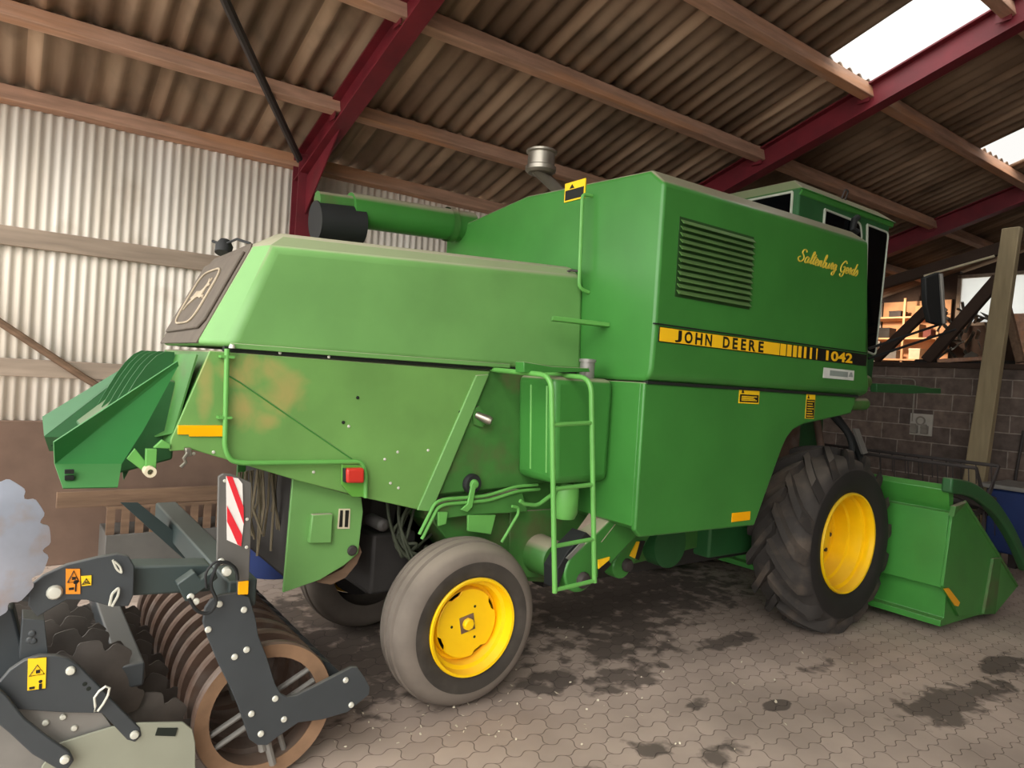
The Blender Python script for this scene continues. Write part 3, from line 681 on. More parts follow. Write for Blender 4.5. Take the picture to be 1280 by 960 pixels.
# stripe with lettering
yf = 2.7475
mb = MB(); mb.box((3.02, yf, 2.105), (5.385, 2.752, 2.195)); stp = mb.build('name_stripe', 'black_decal', eh)
blocks = [([(3.027,2.745,2.148),(3.172,2.745,2.146)]), ([(3.236,2.745,2.152),(3.271,2.745,2.155)]), ([(3.337,2.745,2.16),(3.363,2.745,2.162)]), ([(3.426,2.745,2.168),(3.453,2.745,2.17)]), ([(3.488,2.745,2.163),(3.598,2.745,2.162)]), ([(3.687,2.745,2.154),(3.712,2.745,2.156)]), ([(3.769,2.745,2.161),(3.819,2.745,2.165)]), ([(3.87,2.745,2.169),(3.895,2.745,2.171)]), ([(3.991,2.745,2.168),(4.018,2.745,2.17)]),
          ([(4.019,2.745,2.16),(4.219,2.745,2.164)]), ([(4.228,2.745,2.165),(4.294,2.745,2.17)]), ([(4.308,2.745,2.171),(4.361,2.745,2.175)]), ([(4.381,2.745,2.166),(4.425,2.745,2.169)]), ([(4.445,2.745,2.17),(4.484,2.745,2.173)]), ([(4.515,2.745,2.164),(4.545,2.745,2.166)]), ([(4.591,2.745,2.17),(4.616,2.745,2.172)]), ([(4.673,2.745,2.176),(4.686,2.745,2.177)])]
x_first, x_last = blocks[0][0][0], blocks[8][1][0]
MB().box((x_first, yf-.0012, 2.11), (x_last, yf, 2.19)).build('yellow_band', 'yellow_decal', stp)
for a, b in blocks[9:]: MB().box((a[0], yf-.0012, 2.11), (b[0], yf, 2.19)).build('yellow_band', 'yellow_decal', stp)
a = [(3.158,2.745,2.15),(3.451,2.745,2.15),(3.607,2.745,2.153),(4.019,2.745,2.154),(4.8,2.745,2.174),(5.172,2.745,2.164)]
q = [(3.158,2.745,2.15),(3.217,2.745,2.155),(3.242,2.745,2.157),(3.315,2.745,2.163),(3.34,2.745,2.165),(3.407,2.745,2.171),(3.433,2.745,2.173),(3.498,2.745,2.179),(3.606,2.745,2.163),(3.674,2.745,2.168),(3.703,2.745,2.161),(3.756,2.745,2.165),(3.79,2.745,2.163),(3.844,2.745,2.167),(3.874,2.745,2.169),(3.947,2.745,2.175),(3.978,2.745,2.172),(4.035,2.745,2.177)]
mb = MB()
for i, ch in enumerate('JOHNDEERE'):
    mb.text(ch, q[2*i][0], q[2*i+1][0], 2.114, 2.186, yf-.002, .035)
    if i in (3, 8): mb.build('lettering', 'black_decal', stp); mb = MB()
mb = MB(); mb.text('1042', a[4][0], a[5][0], 2.113, 2.187, yf-.002, .035); mb.build('model_number', 'yellow_decal', stp)
b = [(4.791,2.748,2.033),(5.221,2.748,2.014)]
mb = MB(); xA, xB = b[0][0], b[1][0]; w = xB-xA; mb.box((xA, 2.751, 1.985), (xB, 2.7555, 2.06)); dl = mb.build('dealer_plate', 'white_decal', eh)
mb = MB(); mb.box((xA+.2*w, 2.749, 2.005), (xA+.78*w, 2.7515, 2.045)); mb.prism([(xA+.82*w, 2.01), (xA+.96*w, 2.01), (xA+.92*w, 2.045), (xA+.86*w, 2.045)], 'Y', 2.749, 2.7515); mb.build('print', 'grey_decal', dl)
# gold script
GL = {'S': (1.05, [[(.95,1.75),(.7,2.1),(.3,1.95),(.25,1.5),(.6,1.1),(.8,.6),(.55,.05),(.1,.05),(-.15,.5),(.1,.8)]]),
 'a': (.9, [[(.6,.9),(.3,1),(.05,.6),(.1,.1),(.4,.05),(.65,.9),(.62,.1),(.9,.15)]]), 'l': (.5, [[(0,.15),(.35,1.2),(.45,2.0),(.28,2.1),(.2,1.4),(.25,.15),(.5,.15)]]),
 't': (.5, [[(0,.15),(.3,1.7),(.2,.2),(.5,.15)], [(.02,1.2),(.6,1.28)]]), 'e': (.6, [[(0,.15),(.4,.6),(.38,1),(.15,1),(.05,.4),(.25,0),(.6,.15)]]),
 'n': (.8, [[(0,.15),(.15,1),(.12,0),(.35,.9),(.55,.9),(.52,.1),(.8,.15)]]), 'b': (.7, [[(0,.15),(.35,1.4),(.38,2.1),(.2,2),(.18,.1),(.5,.1),(.55,.7),(.4,.9),(.7,.7)]]),
 'u': (.8, [[(0,.9),(.05,.1),(.35,.05),(.55,.9),(.52,.1),(.8,.15)]]), 'r': (.6, [[(0,.15),(.2,1.1),(.4,.9),(.35,.1),(.6,.15)]]),
 'g': (.75, [[(.55,.9),(.2,1),(.05,.4),(.3,.1),(.55,.9),(.5,-.7),(.2,-.9),(.1,-.5),(.75,.2)]]), 'G': (1.1, [[(.95,1.7),(.6,2.1),(.15,1.5),(.05,.6),(.4,0),(.8,.4),(.85,1),(.5,.9),(.85,1),(.8,-.6),(.35,-.7),(.2,-.3)]]),
 'd': (.8, [[(.5,.9),(.2,1),(.05,.4),(.3,.05),(.55,.9),(.72,2.1),(.55,.1),(.8,.15)]]), 's': (.6, [[(0,.15),(.3,1.1),(.5,.4),(.3,0),(.05,.15)]]), ' ': (.7, [])}
def script(t, x0, x1, z, h):
    mb = MB(); tot = sum(GL[c][0] for c in t); sx = (x1-x0)/(tot+.6); cx = 0
    for c in t:
        for stp_ in GL[c][1]:
            P = []
            for k in range(len(stp_)-1):
                a, b = Vector(stp_[k]+(0,)), Vector(stp_[k+1]+(0,)); p0 = Vector(stp_[max(k-1, 0)]+(0,)); p3 = Vector(stp_[min(k+2, len(stp_)-1)]+(0,))
                for j in range(4):
                    u = j/4; P.append(.5*((2*a)+(b-p0)*u+(2*p0-5*a+4*b-p3)*u*u+(3*a-p0-3*b+p3)*u**3))
            P.append(Vector(stp_[-1]+(0,)))
            mb.tube([(x0+(cx+p.x+.3*p.y)*sx, 2.748, z+p.y*h) for p in P], .0055, 5)
        cx += GL[c][0]
    return mb
script('Saltenburg Gerds', 4.37, 5.20, 2.775, .042).build('script_lettering', 'gold', eh)
# warning labels
def wlabel(name, pts, y, parent, tall=False):
    xs = [p[0] for p in pts]; zs = [p[1] for p in pts]; x0, x1, z0, z1 = min(xs), max(xs), min(zs), max(zs)
    o = MB().box((x0, y-.002, z0), (x1, y, z1)).build(name, 'yellow_label', parent)
    mb = MB(); h = z1-z0; w = x1-x0; m = .04*w
    zt = z0+h*(.58 if not tall else .78); mb.box((x0+m, y-.003, z0+m), (x1-m, y-.002, zt))
    s = min(w*.28, (z1-zt)*.7); mb.prism([(x0+.1*w, zt+.18*(z1-zt)), (x0+.1*w+s, zt+.18*(z1-zt)), (x0+.1*w+s/2, zt+.18*(z1-zt)+s)], 'Y', y-.003, y-.002)
    mb.build('label_print', 'black_decal', o)
    mb = MB(); n = 4 if not tall else 7
    for k in range(n): zz = z0+m*2+(zt-z0-3*m)*(k+.5)/n; mb.box((x0+3*m, y-.0036, zz-.12*h/n), (x1-3*m-(k % 3)*m*2, y-.003, zz+.1*h/n))
    mb.build('label_text', 'yellow_label', o)
# lower side panel cut away over the drive wheel
lp_ = [(4.145,0.942),(4.413,1.47),(4.464,1.543),(4.537,1.6),(4.664,1.641),(5.31,1.729)]
lowp = MB().prism([(2.985, 1.865), (2.985, 1.0), (3.03, .956)]+lp_+[(5.375, 1.865)], 'Y', 2.80, 2.84).build('side_panel', 'green', CH, bev=.012, seg=3)
MB().prism([(2.985, 1.865), (2.985, 1.02), (3.05, .985), (3.6, 1.3), (3.6, 1.865)], 'Y', 2.83, 3.36).build('rear_bulkhead', 'green', CH, bev=.006)
MB().box((3.0, 2.79, 1.858), (5.38, 2.83, 1.876)).build('panel_groove', 'seam', eh)
wlabel('warning_label', [(3.877,1.865),(4.096,1.874),(4.098,1.776),(3.887,1.77)], 2.799, lowp)
wlabel('warning_label', [(4.669,1.856),(4.784,1.86),(4.774,1.684),(4.669,1.682)], 2.799, lowp, True)
MB().box((3.885, 2.795, .985), (4.085, 2.8, 1.045)).build('reflector', 'amber', lowp, bev=.004)
# label and handrail on the rear face of the housing
ya = [(2.98,3.631,3.172),(2.98,3.426,3.045)]
o = MB().box((2.976, ya[1][1], ya[1][2]), (2.984, ya[0][1], ya[0][2])).build('warning_label', 'yellow_label', eh)
y0, y1, z0, z1 = ya[1][1], ya[0][1], ya[1][2], ya[0][2]
mb = MB(); mb.box((2.974, y0+.01, z0+.01), (2.977, y1-.01, z0+(z1-z0)*.6)); mb.prism([(y1-.05, z0+(z1-z0)*.65), (y1-.1, z0+(z1-z0)*.65), (y1-.075, z1-.015)], 'X', 2.974, 2.977); mb.build('label_print', 'black_decal', o)
MB().tube(fillet([(2.985, 3.36, 3.045), (2.91, 3.37, 3.045), (2.91, 3.345, 2.44), (2.985, 3.33, 2.42)], .05), .012, 8).build('handrail', 'green_pipe', CH)
MB().prism([(2.56, 3.16), (2.985, 3.12), (2.985, 3.2), (2.60, 3.22)], 'Z', 2.195, 2.222).build('step', 'green_pipe', CH, bev=.004)
mb = MB(); mb.tube([(2.86, 3.5, 2.53), (2.90, 3.42, 2.56), (2.93, 3.36, 2.55)], .008, 6); mb.build('hood_latch', 'iron', CH)

# grain tank rear and unloading tube lying along the far side
ut = MB().tube([(2.02, 5.0, 3.03), (3.1, 5.0, 3.085)], .128, 28).build('unloading_tube', 'green', CH)
MB().lathe([(.14, 0), (.14, .06), (.128, .06)], (2.86, 5.0, 3.073), (1.08, 0, .07), 28).build('clamp_ring', 'green_dirty', ut)
MB().tube([(1.76, 5.0, 2.90), (2.11, 5.0, 2.93)], [.145, .15], 24).build('rubber_spout', 'rubber_black', ut)
MB().tube([(1.76, 4.98, 3.045), (2.08, 4.98, 3.065)], .07, 12).build('spout_hinge', 'green_dirty', ut)
# exhaust with rain cap
c = Vector((3.27, 4.3, 3.46))
ex = MB().tube([(3.62, 4.3, 3.12), (3.5, 4.3, 3.33), (3.22, 4.3, 3.47)], .045, 14).build('exhaust_pipe', 'chrome', CH)
mb = MB(); mb.lathe([(0, -.02), (.10, -.02), (.12, .0), (.12, .03), (.105, .04), (.105, .13), (.12, .14), (.12, .155), (0, .17)], c, 'Z', 28); mb.build('rain_cap', 'chrome', ex)

# cab with overhanging roof
YCB = 3.3
cab = MB().prism([(5.2, 2.0), (5.2, 3.56), (6.74, 3.56), (6.60, 2.0)], 'Y', YCB, 4.65).build('cab', 'green_dark', CH, bev=.02)
mb = MB(); A = [(5.2, YCB-.01, 3.5), (6.78, YCB-.01, 3.5), (6.78, 4.66, 3.5), (5.2, 4.66, 3.5)]; B = [(5.23, YCB-.01, 3.56), (6.8, YCB-.01, 3.56), (6.8, 4.66, 3.56), (5.23, 4.66, 3.56)]; mb.loft(A, B)
A = [(5.2, YCB-.03, 3.55), (6.82, YCB-.03, 3.55), (6.82, 4.68, 3.55), (5.2, 4.68, 3.55)]; B = [(5.29, YCB+.11, 3.66), (6.71, YCB+.11, 3.66), (6.71, 4.56, 3.66), (5.29, 4.56, 3.66)]; mb.loft(A, B)
MB_ = mb.build('cab_roof', 'green', cab, bev=.012)
def win(pts, name):
    o = MB().sheet(pts, .006).build(name, 'glass_dark', cab)
    MB().tube(fillet(pts+pts[:1], .05), .012, 6).build('seal', 'seal', o)
win([(6.298,3.292,3.446),(6.69,3.292,3.44),(6.606,3.292,2.269),(6.394,3.292,2.299)], 'door_window')
win([(5.581,3.292,3.447),(6.17,3.292,3.437),(6.218,3.292,3.293),(5.575,3.292,3.185)], 'side_window')
win([(5.193, 3.36, 3.53), (5.193, 4.4, 3.53), (5.193, 4.4, 3.2), (5.193, 3.36, 3.2)], 'rear_window')
MB().tube([(6.066,3.26,3.335),(5.995,3.26,3.351),(6.012,3.26,3.432),(6.063,3.26,3.463)], .03, 8).build('door_mirror_arm', 'rubber_black', cab)
MB().tube(fillet([(6.0, 3.4, 3.6), (6.0, 3.36, 3.72), (6.06, 3.36, 3.72), (6.06, 3.4, 3.6)], .02), .008, 6).build('lifting_eye', 'iron', cab)
# mirror on two long rods
rods = [[(5.793,2.95,2.27),(7.213,2.95,2.629)], [(5.817,2.95,2.191),(7.434,2.95,2.58)]]
mo = MB().tube(rods[0], .012, 8).build('mirror_arm', 'rubber_black', CH)
MB().tube(rods[1], .012, 8).build('rod', 'rubber_black', mo)
mq = [(6.678,2.984),(6.957,3.074),(7.037,2.995),(7.148,2.615),(7.067,2.584),(6.834,2.592),(6.729,2.75)]
MB().prism(mq, 'Y', 2.92, 2.97).build('mirror_head', 'rubber_black', mo, bev=.012)
MB().tube([(6.921,2.9,3.051),(7.058,2.9,2.605)], .02, 8).build('mirror_edge', 'bare_plate', mo)
# platform stubs and bar at the front corner of the housing
mb = MB(); mb.cyl((5.35, 2.86, 1.985), (5.62, 2.86, 1.99), .055); mb.cyl((5.3, 2.86, 1.80), (5.62, 2.86, 1.81), .05); mb.build('bumper_stub', 'green_dirty', CH, bev=.01)
MB().prism([(5.925,1.988),(6.572,2.003),(6.94,1.989),(7.14,1.997),(7.148,1.944),(6.947,1.944),(6.478,1.92),(5.935,1.913)], 'Y', 2.92, 2.98).build('platform_bar', 'green_dark', CH, bev=.006)
MB().box((5.3, 3.3, 1.92), (6.5, 4.6, 1.99)).build('cab_platform', 'green_dark', CH)
mb = MB(); mb.tube(fillet([(5.5, 3.2, 1.7), (5.55, 3.15, 1.35), (5.8, 3.2, 1.2)], .1), .03); mb.box((5.0, 3.2, 1.3), (5.28, 3.34, 1.68)); mb.build('drive_gear', 'rust', CH)
mb = MB(); mb.prism([(5.757,1.594),(5.836,1.595),(6.011,1.388),(5.932,1.376)], 'Y', 3.0, 3.02); mb.build('stay', 'bare_plate', CH)
mb = MB(); mb.tube(fillet([(5.9, 3.3, 1.75), (6.0, 3.1, 1.45), (6.15, 3.05, 1.1), (6.3, 3.2, .9)], .2), .03); mb.tube(fillet([(5.8, 3.3, 1.75), (5.86, 3.05, 1.5), (5.8, 3.05, 1.2)], .15), .025); mb.build('hose', 'rubber_black', CH)

# elevator boots below the panel
def boot(pa, pb, r0, r1, y0, y1, nm, m='green'):
    a, b = Vector((pa[0], 0, pa[2])), Vector((pb[0], 0, pb[2])); d = (b-a).normalized(); n = Vector((-d.z, 0, d.x)); P = []
    for k in range(13):
        t = PI/2+PI*k/12; P.append(a+d*math.cos(t)*r0+n*math.sin(t)*r0)
    P += [b-n*r1, b+n*r1]
    return MB().prism([(p.x, p.z) for p in P], 'Y', y0, y1).build(nm, m, CH, bev=.012)
e1 = boot(([(2.81,3.05,0.713)])[0], ([(3.368,3.05,1.098)])[0], .125, .12, 3.05, 3.2, 'grain_elevator')
mb = MB(); q = ([(2.827,3.05,0.663)])[0]; mb.bolt((q[0], 3.05, q[2]), .05, h=.04); mb.build('bearing', 'iron', e1)
mb = MB(); mb.prism([(2.645,0.625),(2.635,0.748),(2.706,0.844),(2.843,0.946),(2.891,0.913),(2.747,0.802),(2.68,0.715)], 'Y', 3.06, 3.19); mb.build('chain_cover', 'rubber_black', e1, bev=.004)
mb = MB(); mb.prism([(2.68,0.81),(2.798,0.898),(2.818,0.882),(2.706,0.798)], 'Y', 3.04, 3.05); mb.build('scale_decal', 'bare_plate', e1)
mb = MB(); mb.prism([(2.942,0.772),(3.035,0.782),(3.03,0.763),(2.947,0.718)], 'Y', 3.041, 3.05); mb.build('decal', 'yellow_decal', e1)
mb = MB(); mb.prism([(2.947,0.718),(3.023,0.769),(3.053,0.731),(2.951,0.664)], 'Y', 3.043, 3.05); mb.build('decal_print', 'black_decal', e1)
MB().sheet([Vector(p)+Vector((0, dy, 0)) for p, dy in zip([(3.004,3.05,1.04),(3.129,3.05,1.027),(2.965,3.05,0.876),(2.859,3.05,0.886)], (.15, 0, 0, .15))], .01).build('boot_lid', 'wood_grey', e1)
e2 = boot(([(3.365,3.25,0.633)])[0], ([(3.558,3.25,0.875)])[0], .085, .085, 3.25, 3.36, 'return_elevator')
mb = MB(); q = ([(3.402,3.25,0.639)])[0]; mb.bolt((q[0], 3.25, q[2]), .045, h=.04); mb.build('bearing', 'iron', e2)
mb = MB(); mb.prism([(3.422,0.698),(3.482,0.79),(3.506,0.788),(3.47,0.677)], 'Y', 3.24, 3.25); mb.build('decal', 'yellow_decal', e2)
mb = MB(); mb.prism([(3.47,0.677),(3.513,0.792),(3.56,0.788),(3.51,0.662)], 'Y', 3.24, 3.25); mb.build('decal_print', 'black_decal', e2)

# rear axle clutter: hoses over the steering axle
mb = MB(); mb.box((2.05, 3.5, .42), (2.2, 4.4, .6)); mb.box((1.78, 3.8, .5), (2.6, 4.3, 1.22)); mb.prism([(1.9, .75), (2.35, .75), (2.25, 1.1), (1.95, 1.1)], 'Y', 3.8, 4.1); mb.cyl((2.12, 3.35, .47), (2.12, 3.6, .47), .06); mb.build('steering_axle', 'dark_thing', CH, bev=.01)  # large dark box added to fill the shaded gap before the far wheel
random.seed(5)
for k in range(7):
    R_ = random.uniform; x = 1.70+R_(0, .15)
    MB().tube(fillet([(x+R_(0, .3), 3.65, 1.15), (x+R_(-.05, .1), 3.5, 1.0-R_(0, .15)), (x+R_(.0, .2), 3.48, .8+R_(-.08, .08)), (x+R_(.1, .35), 3.55, .78+R_(-.1, .1)), (x+.4, 3.7, .7+R_(-.1, .2))], .12), .009, 8).build('hose', 'hose', CH)
mb = MB(); mb.box((1.72, 3.62, .55), (2.0, 3.9, .9)); mb.cyl((1.68, 3.4, 1.0), (1.68, 3.6, 1.0), .035); mb.build('steering_linkage', 'dark_thing', CH, bev=.02)

# ------------------------------------------------------------------ wheels
def rear_wheel(cy, d):
    c = (2.125, cy, .462)
    R, W = .463, .30
    prof = [(.285, 0), (.31, -.012), (.36, -.022), (.405, -.012), (.43, .012), (.447, .045), (.452, .065), (.444, .07), (.444, .078), (.459, .086), (R, .11), (R, .13), (.449, .136), (.449, .146), (R, .153), (R, .175), (.459, .20), (.444, .207), (.444, .215), (.452, .22), (.447, .25), (.43, .285), (.405, .31), (.36, .322), (.31, .31), (.285, .30)]
    prof = [(r, h*.9) for r, h in prof]
    w = MB().lathe([(r, h*d) for r, h in prof], c, 'Y', 72).build('wheel', 'rubber_grey', CH, ang=50)
    lab(w, 'smooth ribbed grey rear wheel')
    sw = [(.274, -.004), (.30, -.012), (.335, -.0205), (.36, -.0212)]
    MB().lathe([(r, h*d) for r, h in sw], c, 'Y', 72).build('sidewall', 'sidewall', w)
    rp = [(.262, .02), (.274, -.014), (.270, -.024), (.256, -.022), (.252, .0), (.246, .03), (.226, .038), (.219, .06), (.214, .095), (.198, .10), (.194, .07), (.188, .062)]
    rm = MB().lathe([(r, h*d) for r, h in rp], c, 'Y', 64).build('rim', 'yellow', w, ang=40)
    mb = MB(); P = []
    for k in range(48):
        a = 2*PI*k/48; r = .192 if (k % 12) not in (0, 1, 11) else .172
        P.append((c[0]+r*math.cos(a+.5), c[2]+r*math.sin(a+.5)))
    mb.prism(P, 'Y', cy+.052*d, cy+.066*d); dk = mb.build('wheel_disc', 'yellow', w, bev=.004)
    mb = MB(); h = .05
    mb.prism([(c[0]+h*1.3*math.cos(PI/4+k*PI/2+.2), c[2]+h*1.3*math.sin(PI/4+k*PI/2+.2)) for k in range(4)], 'Y', cy+.048*d, cy+.053*d); mb.build('hub_recess', 'wood_dark', w)
    mb = MB(); mb.lathe([(.034, .052*d), (.034, .03*d), (.028, .022*d), (0, .02*d)], c, 'Y', 8); mb.build('hub', 'yellow', w, bev=.004)
    for k in range(3):
        a = 2*PI*k/3+1.1; MB().lathe([(.008, .0525*d), (.008, .051*d), (0, .051*d)], (c[0]+.10*math.cos(a), cy, c[2]+.10*math.sin(a)), 'Y', 10).build('bolt_hole', 'seam', w)
    MB().lathe([(0, .2*d), (.10, .2*d), (.11, .17*d), (.243, .15*d), (.246, .12*d)], c, 'Y', 32).build('wheel_back_shade', 'dark_thing', w)  # dark cover added so the inside of the wheel looks shaded
    return w
rear_wheel(3.155, 1); rear_wheel(4.745, -1)

def drive_wheel(cy, d):
    c = Vector((5.345, cy, .72)); R0, W = .662, .46
    prof = [(.39, .0), (.43, -.03), (.51, -.05), (.59, -.035), (.632, .0), (.652, .03), (R0, .09), (R0+.012, .23), (R0, .37), (.652, .43), (.632, .46), (.59, .495), (.51, .51), (.43, .49), (.39, .46)]
    KW = .9
    prof = [(r, h*KW) for r, h in prof]
    mb = MB().lathe([(r, h*d) for r, h in prof], c, 'Y', 72)
    def surf(s, lift):                       # s runs 0 (mid tread) to 1.25 (down the shoulder), h inward
        if s <= 1: h = .23-.225*s; r = R0+.012-.012*s*s*1.5
        else: h = .005-.05*(s-1)/.25; r = R0-.006-.055*(s-1)/.25
        return h, r+lift
    nl = 16
    for side in (0, 1):
        for k in range(nl):
            a0 = 2*PI*(k+.5*side)/nl; secs = []
            for j in range(7):
                s = -.08+1.30*j/6; h, r = surf(max(s, 0) if s > 0 else 0, 0)
                if s < 0: h = .23-.225*s
                lift = .058 if s < 1.05 else .035
                da = .42*max(s, 0)**.85
                hh = (h if side == 0 else .46-h)*KW
                row = []
                for t, l in ((-.052, -.02), (-.036, lift), (.036, lift), (.052, -.02)):
                    a = a0+da+t/r; rr = r+l
                    row.append(mb.bm.verts.new(c+Vector((rr*math.cos(a), hh*d, rr*math.sin(a)))))
                secs.append(row)
            for A, B in zip(secs[:-1], secs[1:]):
                for q in range(4): mb.face([A[q], B[q], B[(q+1) % 4], A[(q+1) % 4]])
            mb.face(secs[0]); mb.face(secs[-1][::-1])
    w = mb.build('wheel', 'rubber', CH, ang=40)
    lab(w, 'large drive wheel with tractor lugs')
    MB().lathe([(r, h*d) for r, h in [(.389, -.004), (.43, -.0315), (.51, -.0515), (.575, -.041)]], c, 'Y', 72).build('sidewall', 'sidewall_black', w)
    rp = [(.38, .02), (.396, -.012), (.39, -.03), (.376, -.028), (.371, .0), (.368, .02), (.378, .05), (.352, .06), (.345, .10), (.342, .155), (.322, .165), (.318, .21), (.312, .27), (.29, .28), (.25, .255), (.2, .25), (.12, .24), (.11, .20), (0, .20)]
    rm = MB().lathe([(r, h*d) for r, h in rp], c, 'Y', 64).build('rim', 'yellow', w, ang=40)
    for k in range(8): a = 2*PI*k/8; MB().lathe([(.018, .25*d), (.018, .225*d), (0, .222*d)], c+Vector((.17*math.cos(a), 0, .17*math.sin(a))), 'Y', 6).build('wheel_nut', 'iron', rm)
drive_wheel(2.785, 1); drive_wheel(5.115, -1)
MB().box((5.15, 3.15, .6), (5.47, 4.75, .86)).build('drive_axle', 'green_dark', CH, bev=.03)

# ------------------------------------------------------------------ cutting header on the front
bs = [(6.02, .40), (6.05, .87), (6.07, .99), (6.11, 1.0), (6.06, 1.06), (6.03, 1.17), (6.06, 1.21), (6.12, 1.205), (6.14, 1.0), (6.16, .5), (6.36, .14), (7.1, .07), (7.1, .055), (6.3, .08), (6.05, .085), (6.05, .135), (6.11, .145), (6.12, .39)]
hb = MB().prism(bs, 'Y', 2.36, 5.54).build('header_trough', 'green_header', CH, bev=.004)
lab(hb, 'green grain header trough with lit top lip')
for y, d in ((2.35, 1), (5.55, -1)):
    ep = [(x, z) for x, z in [(6.081,0.986),(6.322,1.068),(7.086,0.567),(7.595,0.22),(7.505,0.187),(7.091,0.037),(6.338,0.131),(5.997,0.423)]]
    e = MB().prism(ep, 'Y', y-.012, y+.012).build('end_plate', 'green_header', hb, bev=.004)
    if d == 1:
        mb = MB(); a = [(6.282,2.335,1.073),(7.04,2.335,0.575),(7.547,2.335,0.23)]; mb.tube(a, .014, 6); 
        mb.prism([(6.909,0.548),(7.086,0.537),(7.03,0.052),(6.785,0.089)], 'Y', 2.315, 2.34); mb.prism([(6.238,1.077),(6.003,0.976),(6.034,1.056)], 'Y', 2.30, 2.34)
        mb.build('plate_rib', 'green_dirty', hb, bev=.003)
        MB().sheet([Vector(p)+Vector((0, -.02, 0)) for p in [(5.948,2.335,0.415),(6.034,2.335,0.41),(6.262,2.335,0.264),(6.237,2.335,0.235),(6.175,2.335,0.25)]], .008).build('reflector', 'amber', hb)
    dv = [Vector((p[0], y, p[2])) for p in [(5.988,2.35,1.206),(6.4,2.35,1.163),(6.924,2.35,0.986),(7.414,2.35,0.68),(7.763,2.35,0.379)]]
    mb = MB(); P = fillet(dv, .3, 6)
    mb.loft([p+Vector((0, -.03, .07)) for p in P]+[p+Vector((0, -.03, -.05)) for p in P[::-1]], [p+Vector((0, .05, .07)) for p in P]+[p+Vector((0, .05, -.05)) for p in P[::-1]])
    mb.build('crop_divider', 'green_dark', hb, bev=.015)
mb = MB(); mb.lathe([(0, 0), (.2, 0), (.2, 3.0), (0, 3.0)], (6.55, 2.45, .42), 'Y', 24)
for k in range(150):
    a = k*.42; y = 2.5+2.9*k/150
    mb.loft([(6.55+.2*math.cos(a), y, .42+.2*math.sin(a)), (6.55+.2*math.cos(a+.42), y+.02, .42+.2*math.sin(a+.42)), (6.55+.2*math.cos(a+.42), y+.026, .42+.2*math.sin(a+.42)), (6.55+.2*math.cos(a), y+.006, .42+.2*math.sin(a))],
            [(6.55+.28*math.cos(a), y, .42+.28*math.sin(a)), (6.55+.28*math.cos(a+.42), y+.02, .42+.28*math.sin(a+.42)), (6.55+.28*math.cos(a+.42), y+.026, .42+.28*math.sin(a+.42)), (6.55+.28*math.cos(a), y+.006, .42+.28*math.sin(a))])
mb.build('feed_auger', 'bare_plate', hb)
# reel above the knife
mb = MB(); mb.tube([(7.0, 2.42, .98), (7.0, 5.5, .98)], .05, 14); rl = mb.build('reel', 'iron', hb)
for k in range(5):
    a = 2*PI*k/5+.95; x, z = 7.0+.42*math.cos(a), .98+.42*math.sin(a)
    mb = MB(); mb.tube([(x, 2.44, z), (x, 5.48, z)], .016, 8)
    mb.build('reel_bat', 'iron', hb)
    mb = MB()
    for j in range(24): y = 2.5+.125*j; mb.tube([(x, y, z), (x+.02, y, z-.1), (x+.04, y, z-.19)], .005, 5)
    o = mb.build('reel_tines', 'iron', hb); o['kind'] = 'stuff'
    for y in (2.44, 3.95, 5.48): MB().prism([(7.0-.03*math.sin(a), .98+.03*math.cos(a)), (7.0+.03*math.sin(a), .98-.03*math.cos(a)), (x+.012*math.sin(a), z-.012*math.cos(a)), (x-.012*math.sin(a), z+.012*math.cos(a))], 'Y', y-.008, y+.008).build('reel_spider', 'iron', hb)
mb = MB(); mb.prism([(6.05, 1.14), (6.1, 1.26), (7.05, 1.06), (7.05, .92)], 'Y', 2.37, 2.41); mb.build('reel_arm', 'iron', hb, bev=.01)
MB().box((5.9, 3.5, .3), (6.15, 4.4, .95)).build('feeder_house', 'green_dark', CH, bev=.02)
# ------------------------------------------------------------------ disc harrow with packer roller, standing across the tail of the combine
DH = thing('disc_harrow', (.6, 3.6, 0), 'dark grey disc harrow with ringed packer roller parked under the combine tail', 'harrow')
RC = Vector((.985, 3.06, .305))
def ring(y, front):
    c = (RC.x, y, RC.z); R = .303
    mb = MB(); mb.lathe([(.238, -.004), (R-.01, -.014), (R, -.004), (R-.002, .03), (R-.03, .085), (R-.05, .10), (.238, .10)], c, 'Y', 56, closed=True)
    o = mb.build('packer_ring', 'rust', DH, ang=40)
    if front:
        lab(o, 'outermost packer ring with worn brown edge')
        MB().lathe([(.236, -.008), (.297, -.018), (.294, -.012), (.238, -.0)], c, 'Y', 56, closed=True).build('ring_edge', 'rust_face', o)
    return o
for i in range(11):
    o = ring(RC.y+.155*i, i == 0)
    if i in (0, 4, 10):
        for a in (.46, -1.25):
            for s in (-.032, .032):
                u = Vector((math.cos(a), 0, math.sin(a))); n = Vector((-u.z, 0, u.x)); c = Vector((RC.x, RC.y+.155*i+.03, RC.z))
                MB().tube([c+u*-.25+n*s, c+u*.25+n*s], .013, 8).build('spoke', 'bare_plate', o)
MB().tube([(RC.x, 2.98, RC.z), (RC.x, 4.75, RC.z)], .045, 16).build('roller_shaft', 'implement', DH)
